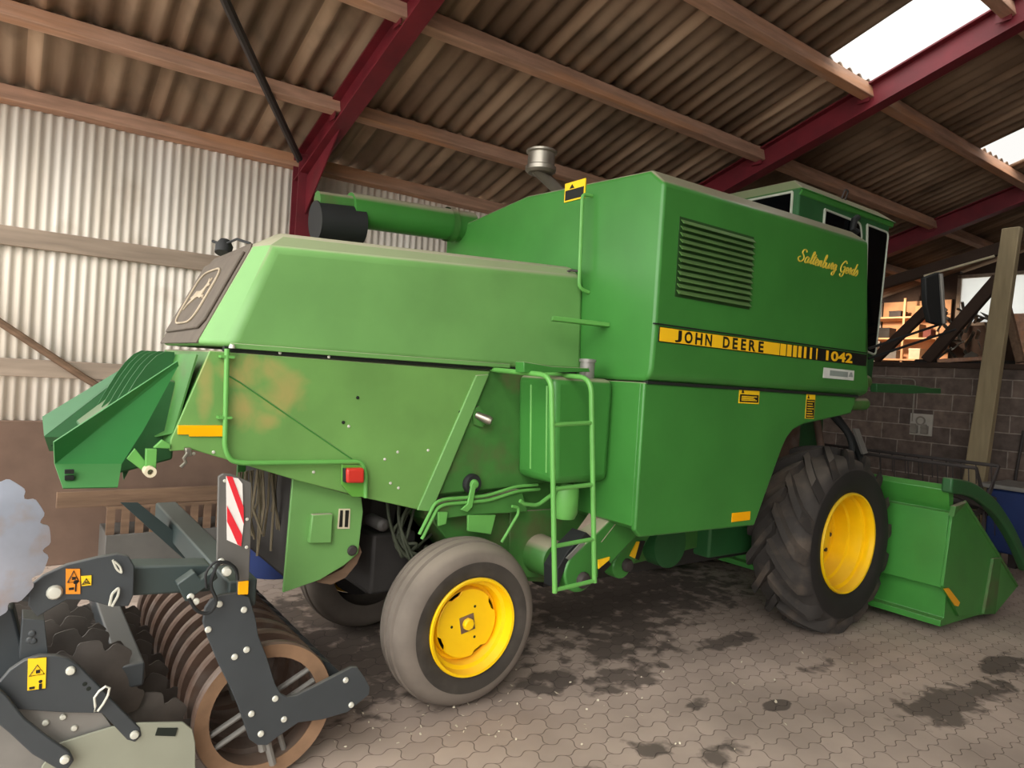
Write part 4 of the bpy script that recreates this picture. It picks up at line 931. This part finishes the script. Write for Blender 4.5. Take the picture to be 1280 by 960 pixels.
# side plate that carries the roller bearing and the scrapers
pl = [(0.688,0.832),(0.711,0.865),(0.748,0.877),(0.814,0.878),(0.861,0.851),(0.893,0.754),(0.907,0.683),(0.947,0.587),(0.992,0.456),(1.019,0.408),(1.048,0.387),(1.091,0.385),(1.191,0.414),(1.345,0.46),(1.373,0.454),(1.413,0.397),(1.441,0.346),(1.439,0.312),(1.335,0.252),(1.216,0.247),(1.105,0.26),(1.006,0.214),(0.973,0.194),(0.932,0.205),(0.896,0.239),(0.881,0.284),(0.842,0.392),(0.801,0.489),(0.754,0.586),(0.708,0.697),(0.682,0.774)]
sp = MB().prism(pl, 'Y', 2.968, 2.99).build('roller_side_plate', 'implement', DH, bev=.003)
lab(sp, 'dark grey elbow shaped side plate with round bolt heads')
for p in [(0.741,2.968,0.841),(0.841,2.968,0.803),(0.703,2.968,0.742),(0.814,2.968,0.609),(0.861,2.968,0.631),(0.995,2.968,0.393),(0.897,2.968,0.35),(1.039,2.968,0.292),(0.942,2.968,0.253),(1.316,2.968,0.407),(1.351,2.968,0.284)]:
    MB().bolt(Vector(p), .0135, h=.01).build('bolt_head', 'galv', sp)
mb = MB(); b = Vector(([(0.922,3,0.285)])[0]); mb.tube([b, b+Vector((-.05, .02, .12)), b+Vector((-.06, .06, .2))], .02, 8); mb.tube([Vector(p) for p in [(0.969,3,0.238),(1.013,3,0.086)]], .016, 8); mb.tube([Vector(p) for p in [(0.949,3,0.233),(0.964,3,0.159)]], .016, 8); mb.build('bearing_bracket', 'bare_plate', DH)
# scraper rail behind the ring
mb = MB(); mb.box((1.30, 2.99, .30), (1.36, 4.75, .36)); mb.build('scraper_rail', 'implement', DH)
for i in range(10):
    y = 3.12+.155*i
    MB().prism([(1.22, .40), (1.25, .46), (1.30, .43), (1.37, .36), (1.34, .32)], 'Y', y, y+.06).build('scraper', 'implement', DH, bev=.002)
# frame beams
MB().box((.78, 3.0, .80), (.90, 4.8, .92)).build('roller_beam', 'implement_teal', DH, bev=.01)
MB().prism([(0.401,1.027),(0.706,1),(0.727,0.958),(0.712,0.886),(0.407,0.908)], 'Y', 3.0, 3.12).build('frame_beam', 'implement_teal', DH, bev=.01)
MB().loft([(0.511,4.2,1.047),(0.595,4.2,1.042),(1.009,4.2,0.661),(0.889,4.2,0.66)], [(0.529,4.35,1.018),(0.616,4.35,1.013),(1.045,4.35,0.618),(0.92,4.35,0.618)]).build('drawbar_stay', 'implement_teal', DH)
# warning board with striped panel
bd = MB().prism([(0.723,0.998),(0.709,1.367),(0.727,1.38),(0.758,1.377),(0.841,1.339),(0.852,1.079),(0.855,0.865),(0.812,0.871),(0.803,0.976),(0.764,1)], 'Y', 2.965, 2.985).build('warning_board', 'board_grey', DH, bev=.003)
lab(bd, 'grey upright board with red and white striped panel')
wp = MB().prism([(0.737,1.371),(0.785,1.359),(0.803,1.336),(0.817,1.168),(0.813,1.074),(0.755,1.106)], 'Y', 2.96, 2.965).build('striped_panel', 'white_stripe', bd)
mb = MB()
for q in ([(0.737,1.371),(0.761,1.367),(0.812,1.239),(0.817,1.168)], [(0.746,1.249),(0.75,1.183),(0.769,1.145),(0.797,1.084),(0.812,1.075),(0.813,1.122)]): mb.prism(q, 'Y', 2.957, 2.96)
mb.build('red_stripe', 'red_stripe', wp)
for p in [(0.831,2.964,1.186),(0.835,2.964,1.068),(0.733,2.964,1.351)]: MB().bolt(Vector(p), .007).build('board_screw', 'galv', bd)
MB().prism([(0.809,0.927),(0.851,0.927),(0.852,0.869),(0.81,0.873)], 'Y', 2.955, 2.965).build('reflector', 'amber', bd, bev=.003)
# lamp bracket and cable tangle below the board
mb = MB(); mb.prism([(0.569,0.951),(0.634,0.994),(0.657,0.959),(0.71,0.992),(0.724,0.957),(0.608,0.875)], 'Y', 2.94, 3.0); lm = mb.build('lamp_bracket', 'implement_teal', DH, bev=.005)
mb = MB(); mb.bolt(Vector(([(0.752,2.93,0.986)])[0]), .02, h=.02); mb.bolt(Vector(([(0.728,2.93,1.028)])[0]), .014); mb.bolt(Vector(([(0.621,2.93,0.899)])[0]), .014); mb.bolt(Vector(([(0.642,2.93,0.877)])[0]), .014); mb.build('fitting', 'galv', lm)
MB().tube(fillet([(0.613,2.92,0.896),(0.645,2.92,0.838),(0.694,2.92,0.821),(0.722,2.92,0.868),(0.687,2.92,0.944),(0.713,2.92,1.025),(0.75,2.92,1.028),(0.79,2.92,0.991),(0.795,2.92,0.947)], .03), .007, 7).build('cable', 'rubber_black', lm)
MB().tube(fillet([(0.674,2.91,0.933),(0.665,2.91,0.995),(0.704,2.91,1.042),(0.767,2.91,1.015),(0.788,2.91,0.98)], .03), .005, 7).build('cable', 'rubber_black', lm)
# upper arm that carries the raised edge disc
ar = MB().prism([(0.092,1.005),(0.131,1.038),(0.199,1.07),(0.294,1.087),(0.359,1.093),(0.397,1.08),(0.418,1.041),(0.421,0.93),(0.406,0.888),(0.345,0.897),(0.268,0.932),(0.206,0.941),(0.156,0.913),(0.119,0.892),(0.091,0.937)], 'Y', 2.94, 2.965).build('edge_disc_arm', 'implement', DH, bev=.004)
MB().bolt(Vector(([(0.167,2.94,0.975)])[0]), .026, h=.02).build('pivot_bolt', 'galv', ar)
def sticker(x0, y0, x1, y1, pts, m, parent, two=True):
    o = MB().prism(pts, 'Y', 2.934, 2.94).build('warning_label', m, parent)
    xs = [p[0] for p in pts]; zs = [p[1] for p in pts]; a, b, c, d = min(xs), max(xs), min(zs), max(zs); mx = (a+b)/2
    mb = MB(); h = (d-c)*(.42 if two else .5); w = (b-a)*.7; zb = d-(d-c)*.09-h if two else c+(d-c)*.2
    tri = [Vector((mx-w/2, 2.932, zb)), Vector((mx+w/2, 2.932, zb)), Vector((mx, 2.932, zb+h))]
    mb.tube(tri, .0028, 5, closed=True); mb.box((mx-.004, 2.931, zb+h*.2), (mx+.008, 2.934, zb+h*.45))
    if two:
        z2 = c+(d-c)*.12; mb.box((mx-w*.35, 2.931, z2+.008), (mx+w*.1, 2.934, z2+.016)); mb.lathe([(.008, 0), (0, -.002)], (mx+w*.25, 2.934, z2+.034), 'Y', 10); mb.box((mx+w*.2, 2.931, z2), (mx+w*.32, 2.934, z2+.028))
    mb.build('pictogram', 'black_decal', o)
sticker(0, 0, 0, 0, [(0.197,1.056),(0.241,1.051),(0.246,0.959),(0.201,0.965)], 'orange_label', ar)
sticker(0, 0, 0, 0, [(0.245,1.024),(0.278,1.023),(0.279,0.987),(0.249,0.988)], 'yellow_label', ar, False)
MB().tube(fillet([(0.342,2.92,1.077),(0.357,2.92,1.04),(0.376,2.92,1.022),(0.367,2.92,1.051),(0.348,2.92,1.071)], .01), .004, 6, closed=False).build('lynch_pin', 'galv', ar)
MB().tube(fillet([(0.34,2.92,0.907),(0.346,2.92,0.951),(0.368,2.92,0.972),(0.367,2.92,0.942),(0.348,2.92,0.903)], .01), .005, 6).build('lynch_pin', 'galv', ar)
def notched(cx, cy, cz, R, nm, m, notch=12, dish=.05, rot=0., depth=.035):
    mb = MB(); n = notch*12; outer = []; mid = []; inn = []
    for k in range(n):
        a = 2*PI*k/n+rot; t = (k % 12)/12
        r = R-depth*max(0, math.sin(PI*min(1, max(0, (t-.3)/.4))))**1.2
        outer.append((r, a)); 
    rad = [(.0, -dish), (.3, -dish*.91), (.6, -dish*.64), (.8, -dish*.36)]
    rows = []
    for f, h in rad[1:]: rows.append([mb.bm.verts.new((cx+R*f*math.cos(a), cy+h, cz+R*f*math.sin(a))) for r, a in outer])
    dz = lambda f: -dish*(1-f*f)
    rows.append([mb.bm.verts.new((cx+r*math.cos(a), cy+dz(r/R), cz+r*math.sin(a))) for r, a in outer])
    rows.append([mb.bm.verts.new((cx+r*math.cos(a), cy+dz(r/R)+.006, cz+r*math.sin(a))) for r, a in outer])
    rows.append([mb.bm.verts.new((cx+R*.3*math.cos(a), cy-dish*.88+.006, cz+R*.3*math.sin(a))) for r, a in outer])
    for A, B in zip(rows[:-1], rows[1:]):
        for k in range(n): mb.face([A[k], A[(k+1) % n], B[(k+1) % n], B[k]])
    mb.face(rows[0]); mb.face(rows[-1][::-1])
    return mb.build(nm, m, DH, ang=50)
o = notched(-.13, 2.9, 1.16, .275, 'notched_disc', 'disc_steel', 16, .05, .12, .022)
lab(o, 'shiny notched disc blade held up at the picture edge')
MB().tube([(-.13, 2.95, 1.16), (0.0, 2.97, 1.0), (.12, 2.97, .965)], .03, 10).build('disc_axle', 'implement', DH)
# lower side plate, linkage and soil deflector
l1 = MB().prism([(-0.065,0.676),(0.022,0.694),(0.047,0.728),(0.087,0.754),(0.131,0.763),(0.179,0.754),(0.219,0.735),(0.255,0.699),(0.32,0.614),(0.372,0.542),(0.464,0.423),(0.471,0.39),(0.45,0.371),(0.423,0.387),(0.335,0.509),(0.213,0.54),(0.072,0.585),(-0.062,0.616)], 'Y', 2.91, 2.935).build('linkage_plate', 'implement', DH, bev=.004)
lab(l1, 'dark curved linkage plate with yellow warning label')
for p in [(0.227,2.908,0.692),(0.446,2.908,0.403)]: MB().bolt(Vector(p), .016, h=.014).build('bolt_head', 'galv', l1)
o = MB().prism([(0.098,0.758),(0.152,0.753),(0.154,0.644),(0.101,0.647)], 'Y', 2.905, 2.912).build('warning_label', 'yellow_label', l1)
q = [(0.126,2.904,0.697)]; c = Vector(q[0])
mb = MB(); mb.tube([c+Vector((-.022, 0, -.0)), c+Vector((.022, 0, 0)), c+Vector((0, 0, .036))], .0022, 5, closed=True); mb.box((c.x-.003, c.y-.001, c.z+.006), (c.x+.009, c.y+.002, c.z+.018))
c2 = Vector(([(0.134,2.904,0.672)])[0]); mb.lathe([(.006, 0), (0, -.002)], c2+Vector((.004, 0, .0)), 'Y', 10); mb.box((c2.x, c2.y-.001, c2.z-.03), (c2.x+.009, c2.y+.001, c2.z-.008)); mb.box((c2.x-.028, c2.y-.001, c2.z-.022), (c2.x-.012, c2.y+.001, c2.z-.014))
mb.build('pictogram', 'black_decal', o)
MB().tube([Vector(p) for p in [(0.309,2.89,0.55),(0.305,2.89,0.583),(0.319,2.89,0.604),(0.339,2.89,0.617),(0.352,2.89,0.608),(0.348,2.89,0.582),(0.334,2.89,0.553),(0.318,2.89,0.53),(0.308,2.89,0.53)]], .0045, 7, closed=True).build('ring_clip', 'galv', l1)
mb = MB()
for p in [(0.274,2.909,0.632),(0.287,2.909,0.612)]: mb.lathe([(.008, 0), (0, -.001)], p, 'Y', 12)
mb.build('hole', 'seam', l1)
l2 = MB().prism([(0.058,0.584),(0.214,0.539),(0.336,0.504),(0.379,0.43),(0.299,0.375),(0.179,0.291),(0.038,0.332),(-0.013,0.472)], 'Y', 2.935, 2.955).build('disc_carrier', 'bare_plate', DH, bev=.003)
for p in [(0.162,2.934,0.507),(0.214,2.934,0.515),(0.251,2.934,0.465)]: MB().bolt(Vector(p), .011, h=.009).build('bolt_head', 'galv', l2)
l3 = MB().prism([(-0.023,0.726),(0.023,0.681),(0.042,0.657),(0.095,0.567),(0.166,0.484),(0.235,0.412),(0.251,0.375),(0.233,0.348),(0.198,0.361),(0.124,0.432),(0.056,0.523),(-0.018,0.613)], 'Y', 2.87, 2.89).build('curved_arm', 'implement', DH, bev=.005)
MB().bolt(Vector(([(0.222,2.87,0.389)])[0]), .016, h=.014).build('bolt_head', 'galv', l3)
df = MB().prism([(0.156,0.357),(0.208,0.429),(0.277,0.438),(0.368,0.448),(0.462,0.44),(0.616,0.406),(0.653,0.368),(0.668,0.309),(0.681,0.073),(0.664,0.045),(0.163,0.205)], 'Y', 2.915, 2.925).build('soil_deflector', 'olive', DH, bev=.003)
lab(df, 'grey olive deflector plate with an oblong slot')
MB().prism([(0.526,0.406),(0.598,0.388),(0.591,0.358),(0.519,0.379)], 'Y', 2.91, 2.916).build('hand_slot', 'seam', df)
mb = MB(); mb.box((.0, 2.97, .25), (.12, 3.05, .62)); 
for p in [(0.107,2.95,0.832),(0.111,2.95,0.805),(0.101,2.95,0.81)]: mb.bolt(Vector(p), .012)
mb.prism([(0.077,0.89),(0.142,0.874),(0.16,0.742),(0.074,0.747)], 'Y', 2.95, 3.06); mb.build('clamp_block', 'implement', DH, bev=.005)
for k, (x, y, z, R) in enumerate(((.30, 3.12, .50, .21), (.27, 3.32, .49, .21), (.24, 3.55, .47, .21), (.22, 3.78, .46, .21), (.2, 4.0, .45, .21), (.18, 4.25, .44, .21))):
    notched(x, y, z, R, 'notched_disc', 'disc_dark', 10, .04, .3+k*.2)
for k in range(7): notched(.50, 3.16+.22*k, .23, .215, 'notched_disc', 'disc_dark', 10, .04, .1+k*.3)
MB().box((.40, 3.1, .50), (.50, 4.7, .60)).build('disc_beam', 'implement', DH, bev=.01)
MB().box((-.2, 3.1, .60), (.0, 4.6, .72)).build('disc_beam', 'implement', DH, bev=.01)
mb = MB(); mb.prism([(-.4, .55), (.12, .6), (.05, .9), (-.4, 1.0)], 'Y', 3.05, 3.2); mb.build('frame_plate', 'implement', DH, bev=.01)

# ------------------------------------------------------------------ along the plinth behind the tail
tag(MB().box((.35, 6.55, .572), (1.66, 6.6, .70)).build('wooden_plank', 'wood_dark', None, bev=.005), 'brown plank lying on the slatted crate along the dark plinth', 'plank')
mb = MB()
mb.box((.7, 6.5, .0), (1.66, 6.97, .34)); cr = thing('slatted_crate', (1.2, 6.75, 0), 'dusty grey crate with an upright slatted rim under the plank', 'crate'); mb.build('crate_body', 'board_grey', cr, bev=.006)
for k in range(9): MB().box((.70+.107*k, 6.5, .34), (.76+.107*k, 6.54, .55)).build('slat', 'wood_dark', cr)
MB().box((.7, 6.5, .55), (1.66, 6.65, .572)).build('top_rail', 'wood_dark', cr)
mb = MB(); mb.lathe([(0, 0), (.29, 0), (.3, .02), (.3, .28), (.31, .3), (.3, .32), (.3, .58), (.31, .6), (.3, .62), (.29, .88), (.27, .9), (0, .9)], (2.0, 6.15, 0), 'Z', 32)
dr = thing('plastic_drum', (2.0, 6.15, 0), 'dark blue drum standing behind the striped warning board', 'drum')
mb.build('drum_body', 'blue', dr); MB().lathe([(0, 0), (.04, 0), (.04, .03), (0, .03)], (2.1, 6.2, .895), 'Z', 14).build('bung', 'rubber_black', dr)

# ------------------------------------------------------------------ by the block wall
tag(MB().loft([(10.14, 3.62, 0), (10.26, 3.62, 0), (10.26, 3.88, 0), (10.14, 3.88, 0)], [(10.14, 3.37, 4.13), (10.26, 3.37, 4.13), (10.26, 3.57, 4.13), (10.14, 3.57, 4.13)]).build('wooden_post', 'pole', None, bev=.012), 'pale wooden post leaning in front of the concrete block wall', 'post')
sb = thing('socket_board', (11.4, 4.9, 1.35), 'pale board with two power sockets on the block wall', 'socket')
MB().box((11.37, 4.74, 1.345), (11.4, 5.06, 1.675)).build('backing_board', 'socket', sb, bev=.004)
for y in (4.83, 4.98):
    s = MB().box((11.31, y-.05, 1.37), (11.37, y+.05, 1.50)).build('power_socket', 'conduit', sb, bev=.012)
    MB().prism([(y-.045, 1.455), (y+.045, 1.455), (y+.04, 1.52), (y-.04, 1.52)], 'X', 11.29, 11.32).build('flap', 'conduit', s, bev=.006)
MB().tube([(11.35, 4.90+.06*math.cos(a), 1.57+.06*math.sin(a)) for a in [k*2*PI/16 for k in range(16)]], .012, 6, closed=True).build('cable_loop', 'conduit', sb)
MB().tube(fillet([(11.38, 5.03, 1.55), (11.38, 5.03, 2.20), (11.38, 5.8, 2.22)], .06), .014, 8).build('conduit', 'conduit', sb)
tag(MB().tube([(11.32, 3.55, 1.55), (11.3, 3.6, .9), (11.28, 3.6, 0)], .02, 8).build('iron_bar', 'iron', None), 'thin dark bar standing upright against the block wall beyond the pale post', 'bar')
# small blue trailer part beyond the header
bt = thing('blue_machine', (9.3, 2.6, 0), 'blue machine frame on the floor behind the green header end plate', 'machine')
MB().box((8.9, 2.1, .25), (9.6, 3.1, .95)).build('body', 'blue', bt, bev=.03); MB().box((8.85, 2.05, .95), (9.65, 3.15, 1.0)).build('top_plate', 'bare_plate', bt, bev=.008)
for x, y in ((8.98, 2.2), (9.52, 2.2), (8.98, 3.0), (9.52, 3.0)): MB().box((x-.04, y-.04, 0), (x+.04, y+.04, .26)).build('leg', 'iron', bt)
MB().box((8.885, 2.25, .6), (8.9, 2.5, .64)).build('decal', 'yellow_decal', bt)
# old timbers over the block wall
def timber(a, b, w, nm, m, label, cat='beam'):
    a, b = Vector(a), Vector(b); d = (b-a).normalized(); n = d.cross(Vector((1, 0, 0))).normalized()*w; e = Vector((.05, 0, 0))
    return tag(MB().loft([a-n-e, a+n-e, a+n+e, a-n+e], [b-n-e, b+n-e, b+n+e, b-n+e]).build(nm, m, None, bev=.01), label, cat)
timber((11.53, 5.75, 2.5), (11.53, 5.0, 3.3), .075, 'timber_strut', 'wood_black', 'brown timber strut slanting up from the block wall nearest the cab')
timber((11.53, 4.95, 2.5), (11.53, 4.05, 3.72), .085, 'timber_strut', 'wood_black', 'thick dark timber strut slanting up from the block wall behind the mirror')
e = [(11.46,5.706,3.653),(11.46,5.042,3.822),(11.46,4.1,4.035),(11.46,3.914,4.085)]
timber(Vector(e[0])+Vector((.07, 0, .10)), Vector(e[3])+Vector((.07, 0, .10)), .085, 'timber_rail', 'wood_black', 'dark timber rail sloping above the two struts over the block wall')
tag(MB().tube([e[1], e[2]], .018, 8).build('pale_edge_highlight', 'cream', None), 'long thin pale batten under the dark timber rail above the mirror', 'highlight')  # thin pale rod added as the light caught along a roof edge
timber((11.53, 4.78, 2.5), (11.53, 4.0, 2.56), .03, 'loose_board', 'wood', 'loose board lying flat on top of the block wall', 'board')
timber((11.5, 3.93, 3.35), (11.5, 3.70, 2.5), .05, 'leaning_plank', 'wood_dark', 'narrow brown plank leaning behind the pale post', 'plank')
tag(MB().prism([(3.78, 2.48), (3.3, 2.48), (3.3, 3.2), (3.86, 3.2)], 'X', 11.56, 11.6).build('plywood_sheet', 'wood', None), 'reddish plywood sheet standing on the block wall at the picture edge', 'board')
# workshop shelves in the room beyond
sh = thing('storage_shelf', (13.9, 6.2, 2.0), 'pale wooden shelves lit up in the room beyond the block wall', 'shelf')
for z in (2.62, 3.02, 3.42): MB().box((13.6, 5.7, z), (14.15, 6.93, z+.03)).build('shelf_board', 'white_wood', sh)
for y in (5.7, 6.3, 6.9): MB().box((13.62, y-.02, 0), (13.66, y+.02, 3.8)).build('upright', 'white_wood', sh)
MB().box((14.12, 5.7, 2.3), (14.15, 6.93, 3.8)).build('back_panel', 'white_wood', sh)
random.seed(11)
BOX = [(6.68, 3.05, .2, .2, 'dark_thing', 'dark boxy radio on the middle shelf beside the cab'), (6.12, 3.05, .16, .26, 'card', 'cardboard box on the middle shelf beside the upright'), (5.9, 3.05, .14, .15, 'red_rust', 'small red tin on the middle shelf near the dark strut'),
       (6.5, 3.45, .22, .12, 'iron', 'low dark tool case on the top shelf of the lit shelves'), (6.05, 3.45, .16, .2, 'card', 'small cardboard carton on the top shelf of the lit shelves'), (6.55, 2.65, .25, .16, 'bare_plate', 'grey metal tin on the lowest lit shelf'), (6.1, 2.65, .2, .2, 'cream', 'cream coloured box on the lowest lit shelf')]
for y, z, w, h, m, l in BOX:
    mb = MB(); mb.box((13.68, y-w/2, z), (13.95, y+w/2, z+h)); mb.box((13.675, y-w/2-.004, z+h*.8), (13.955, y+w/2+.004, z+h+.004))
    tag(mb.build('storage_box', m, None, bev=.006), l, 'box', 'boxes on the lit shelves')
# tangle of bright metal parts stored on the wall top
mb = MB(); random.seed(21)
for k in range(34):
    c = Vector((12.2+random.uniform(-.25, .25), 4.8+random.uniform(-.35, .4), 2.6+.02*k+random.uniform(-.05, .25))); e = [Vector((random.uniform(-1, 1), random.uniform(-1, 1), random.uniform(-1, 1))).normalized() for q in range(2)]
    u, v = e[0]*random.uniform(.04, .12), e[1]*random.uniform(.03, .08)
    if k % 2: mb.sheet([c-u-v, c+u-v*.6, c+u*.8+v, c-u*.7+v*.9], .01)
    else: mb.tube([c-u*2, c+v*.4, c+u*2], random.uniform(.012, .03), 7)
o = mb.build('metal_scrap', 'chrome', None); o['kind'] = 'stuff'; tag(o, 'tangle of shiny metal parts behind the struts over the block wall', 'scrap')
mb = MB(); mb.box((11.9, 3.9, 0), (12.9, 5.3, 2.55)); tag(mb.build('dark_cabinet', 'dark_thing', None, bev=.02), 'dark cabinet standing behind the block wall under the scrap', 'cabinet')

# straw and paper scraps on the floor
mb = MB(); random.seed(9)
spots = [(2.067,3.261,0),(1.483,3.33,0),(1.668,3.344,0),(1.864,3.168,0),(2.174,3.098,0),(2.443,3.168,-0),(2.664,3.072,0),(2.601,3.223,0),(2.635,2.695,0),(2.784,2.662,0),(3.094,2.842,0),(3.711,2.802,0),(3.91,2.765,0),(2.811,2.235,0),(1.853,2.901,0),(1.546,2.989,0),(3.255,3.705,0),(4.035,3.313,0),(4.796,2.729,0),(5.136,2.674,0),(3.74,2.355,0),(2.277,2.417,0),(2.13,2.879,0),(1.769,3.08,0)]
for sx, sy, _ in spots:
    for k in range(4):
        x = sx+random.gauss(0, .12); y = sy+random.gauss(0, .12); a = random.uniform(0, PI); l = random.choice((.005, .006, .008, .012, .018))*random.uniform(.7, 1.3); w = random.uniform(.003, .010)
        ca, sa = math.cos(a), math.sin(a); z = .0015+random.uniform(0, .004); u = random.uniform(.002, .008)
        J = lambda: random.uniform(.35, 1.1)
        P = [(x+q*ca*l*(j:=J())-t*sa*w*j, y+q*sa*l*j+t*ca*w*j, z+(u if q > 0 else .001)) for q, t in ((-1, .4), (-.3, 1), (.6, .9), (1, 0), (.5, -1), (-.6, -.8))]
        mb.sheet(P, .001)
o = mb.build('straw_scraps', 'straw', None); o['kind'] = 'stuff'; tag(o, 'pale straw and paper scraps scattered over the paved floor', 'straw')

# ------------------------------------------------------------------ light and camera
wd = bpy.data.worlds.new('hazy_sky'); SC.world = wd; wd.use_nodes = True
wn = wd.node_tree; bg = wn.nodes['Background']; bg.inputs[1].default_value = 1.0
tc = wn.nodes.new('ShaderNodeTexCoord'); dp = wn.nodes.new('ShaderNodeVectorMath'); dp.operation = 'DOT_PRODUCT'
wn.links.new(tc.outputs['Generated'], dp.inputs[0]); dp.inputs[1].default_value = Vector((-.85, -.40, .34)).normalized()
cr_ = wn.nodes.new('ShaderNodeMapRange'); cr_.inputs[1].default_value = -.3; cr_.inputs[2].default_value = 1; cr_.inputs[3].default_value = 1.0; cr_.inputs[4].default_value = 5.0
wn.links.new(dp.outputs['Value'], cr_.inputs[0]); wn.links.new(cr_.outputs[0], bg.inputs[1]); bg.inputs[0].default_value = (1.0, .98, .94, 1)
sun = bpy.data.lights.new('hazy_sun', 'SUN'); sun.energy = 0.6; sun.angle = math.radians(20); sun.color = (1, .93, .82)
so = bpy.data.objects.new('hazy_sun', sun); COL.objects.link(so); so.rotation_euler = Vector((.55, .62, -.55)).to_track_quat('-Z', 'Y').to_euler()
pl_ = bpy.data.lights.new('shelf_fill_spot', 'SPOT'); pl_.energy = 170; pl_.color = (1, .78, .58); pl_.shadow_soft_size = .06; pl_.spot_size = math.radians(75); pl_.spot_blend = .5  # unseen spot added to brighten the shelves beyond the block wall
po = bpy.data.objects.new('shelf_fill_spot', pl_); COL.objects.link(po); po.location = (12.5, 6.35, 3.55); po.rotation_euler = Vector((1.4, -.05, -.45)).to_track_quat('-Z', 'Y').to_euler()

cam = bpy.data.cameras.new('camera'); co = bpy.data.objects.new('camera', cam); COL.objects.link(co)
cam.sensor_width = 36; cam.sensor_fit = 'HORIZONTAL'; cam.lens = 865/1280*36; cam.clip_start = .05; cam.clip_end = 200
yaw, pit, rol = math.radians(36), math.radians(-.6), math.radians(3.6)
f = Vector((math.sin(yaw)*math.cos(pit), math.cos(yaw)*math.cos(pit), math.sin(pit))); r = Vector((math.cos(yaw), -math.sin(yaw), 0)); u = r.cross(f)
r2 = r*math.cos(rol)+u*math.sin(rol); u2 = u*math.cos(rol)-r*math.sin(rol)
mx = Matrix((r2, u2, -f)).transposed().to_4x4(); mx.translation = Vector((0, 0, 1.85)); co.matrix_world = mx
SC.camera = co
vs = SC.view_settings; vs.view_transform = 'Standard'; vs.look = 'None'; vs.gamma = 1; vs.use_curve_mapping = False; vs.exposure = EXPO = 0.0
SC.cycles.use_denoising = True; SC.cycles.max_bounces = 8; SC.cycles.diffuse_bounces = 5; SC.cycles.transparent_max_bounces = 8
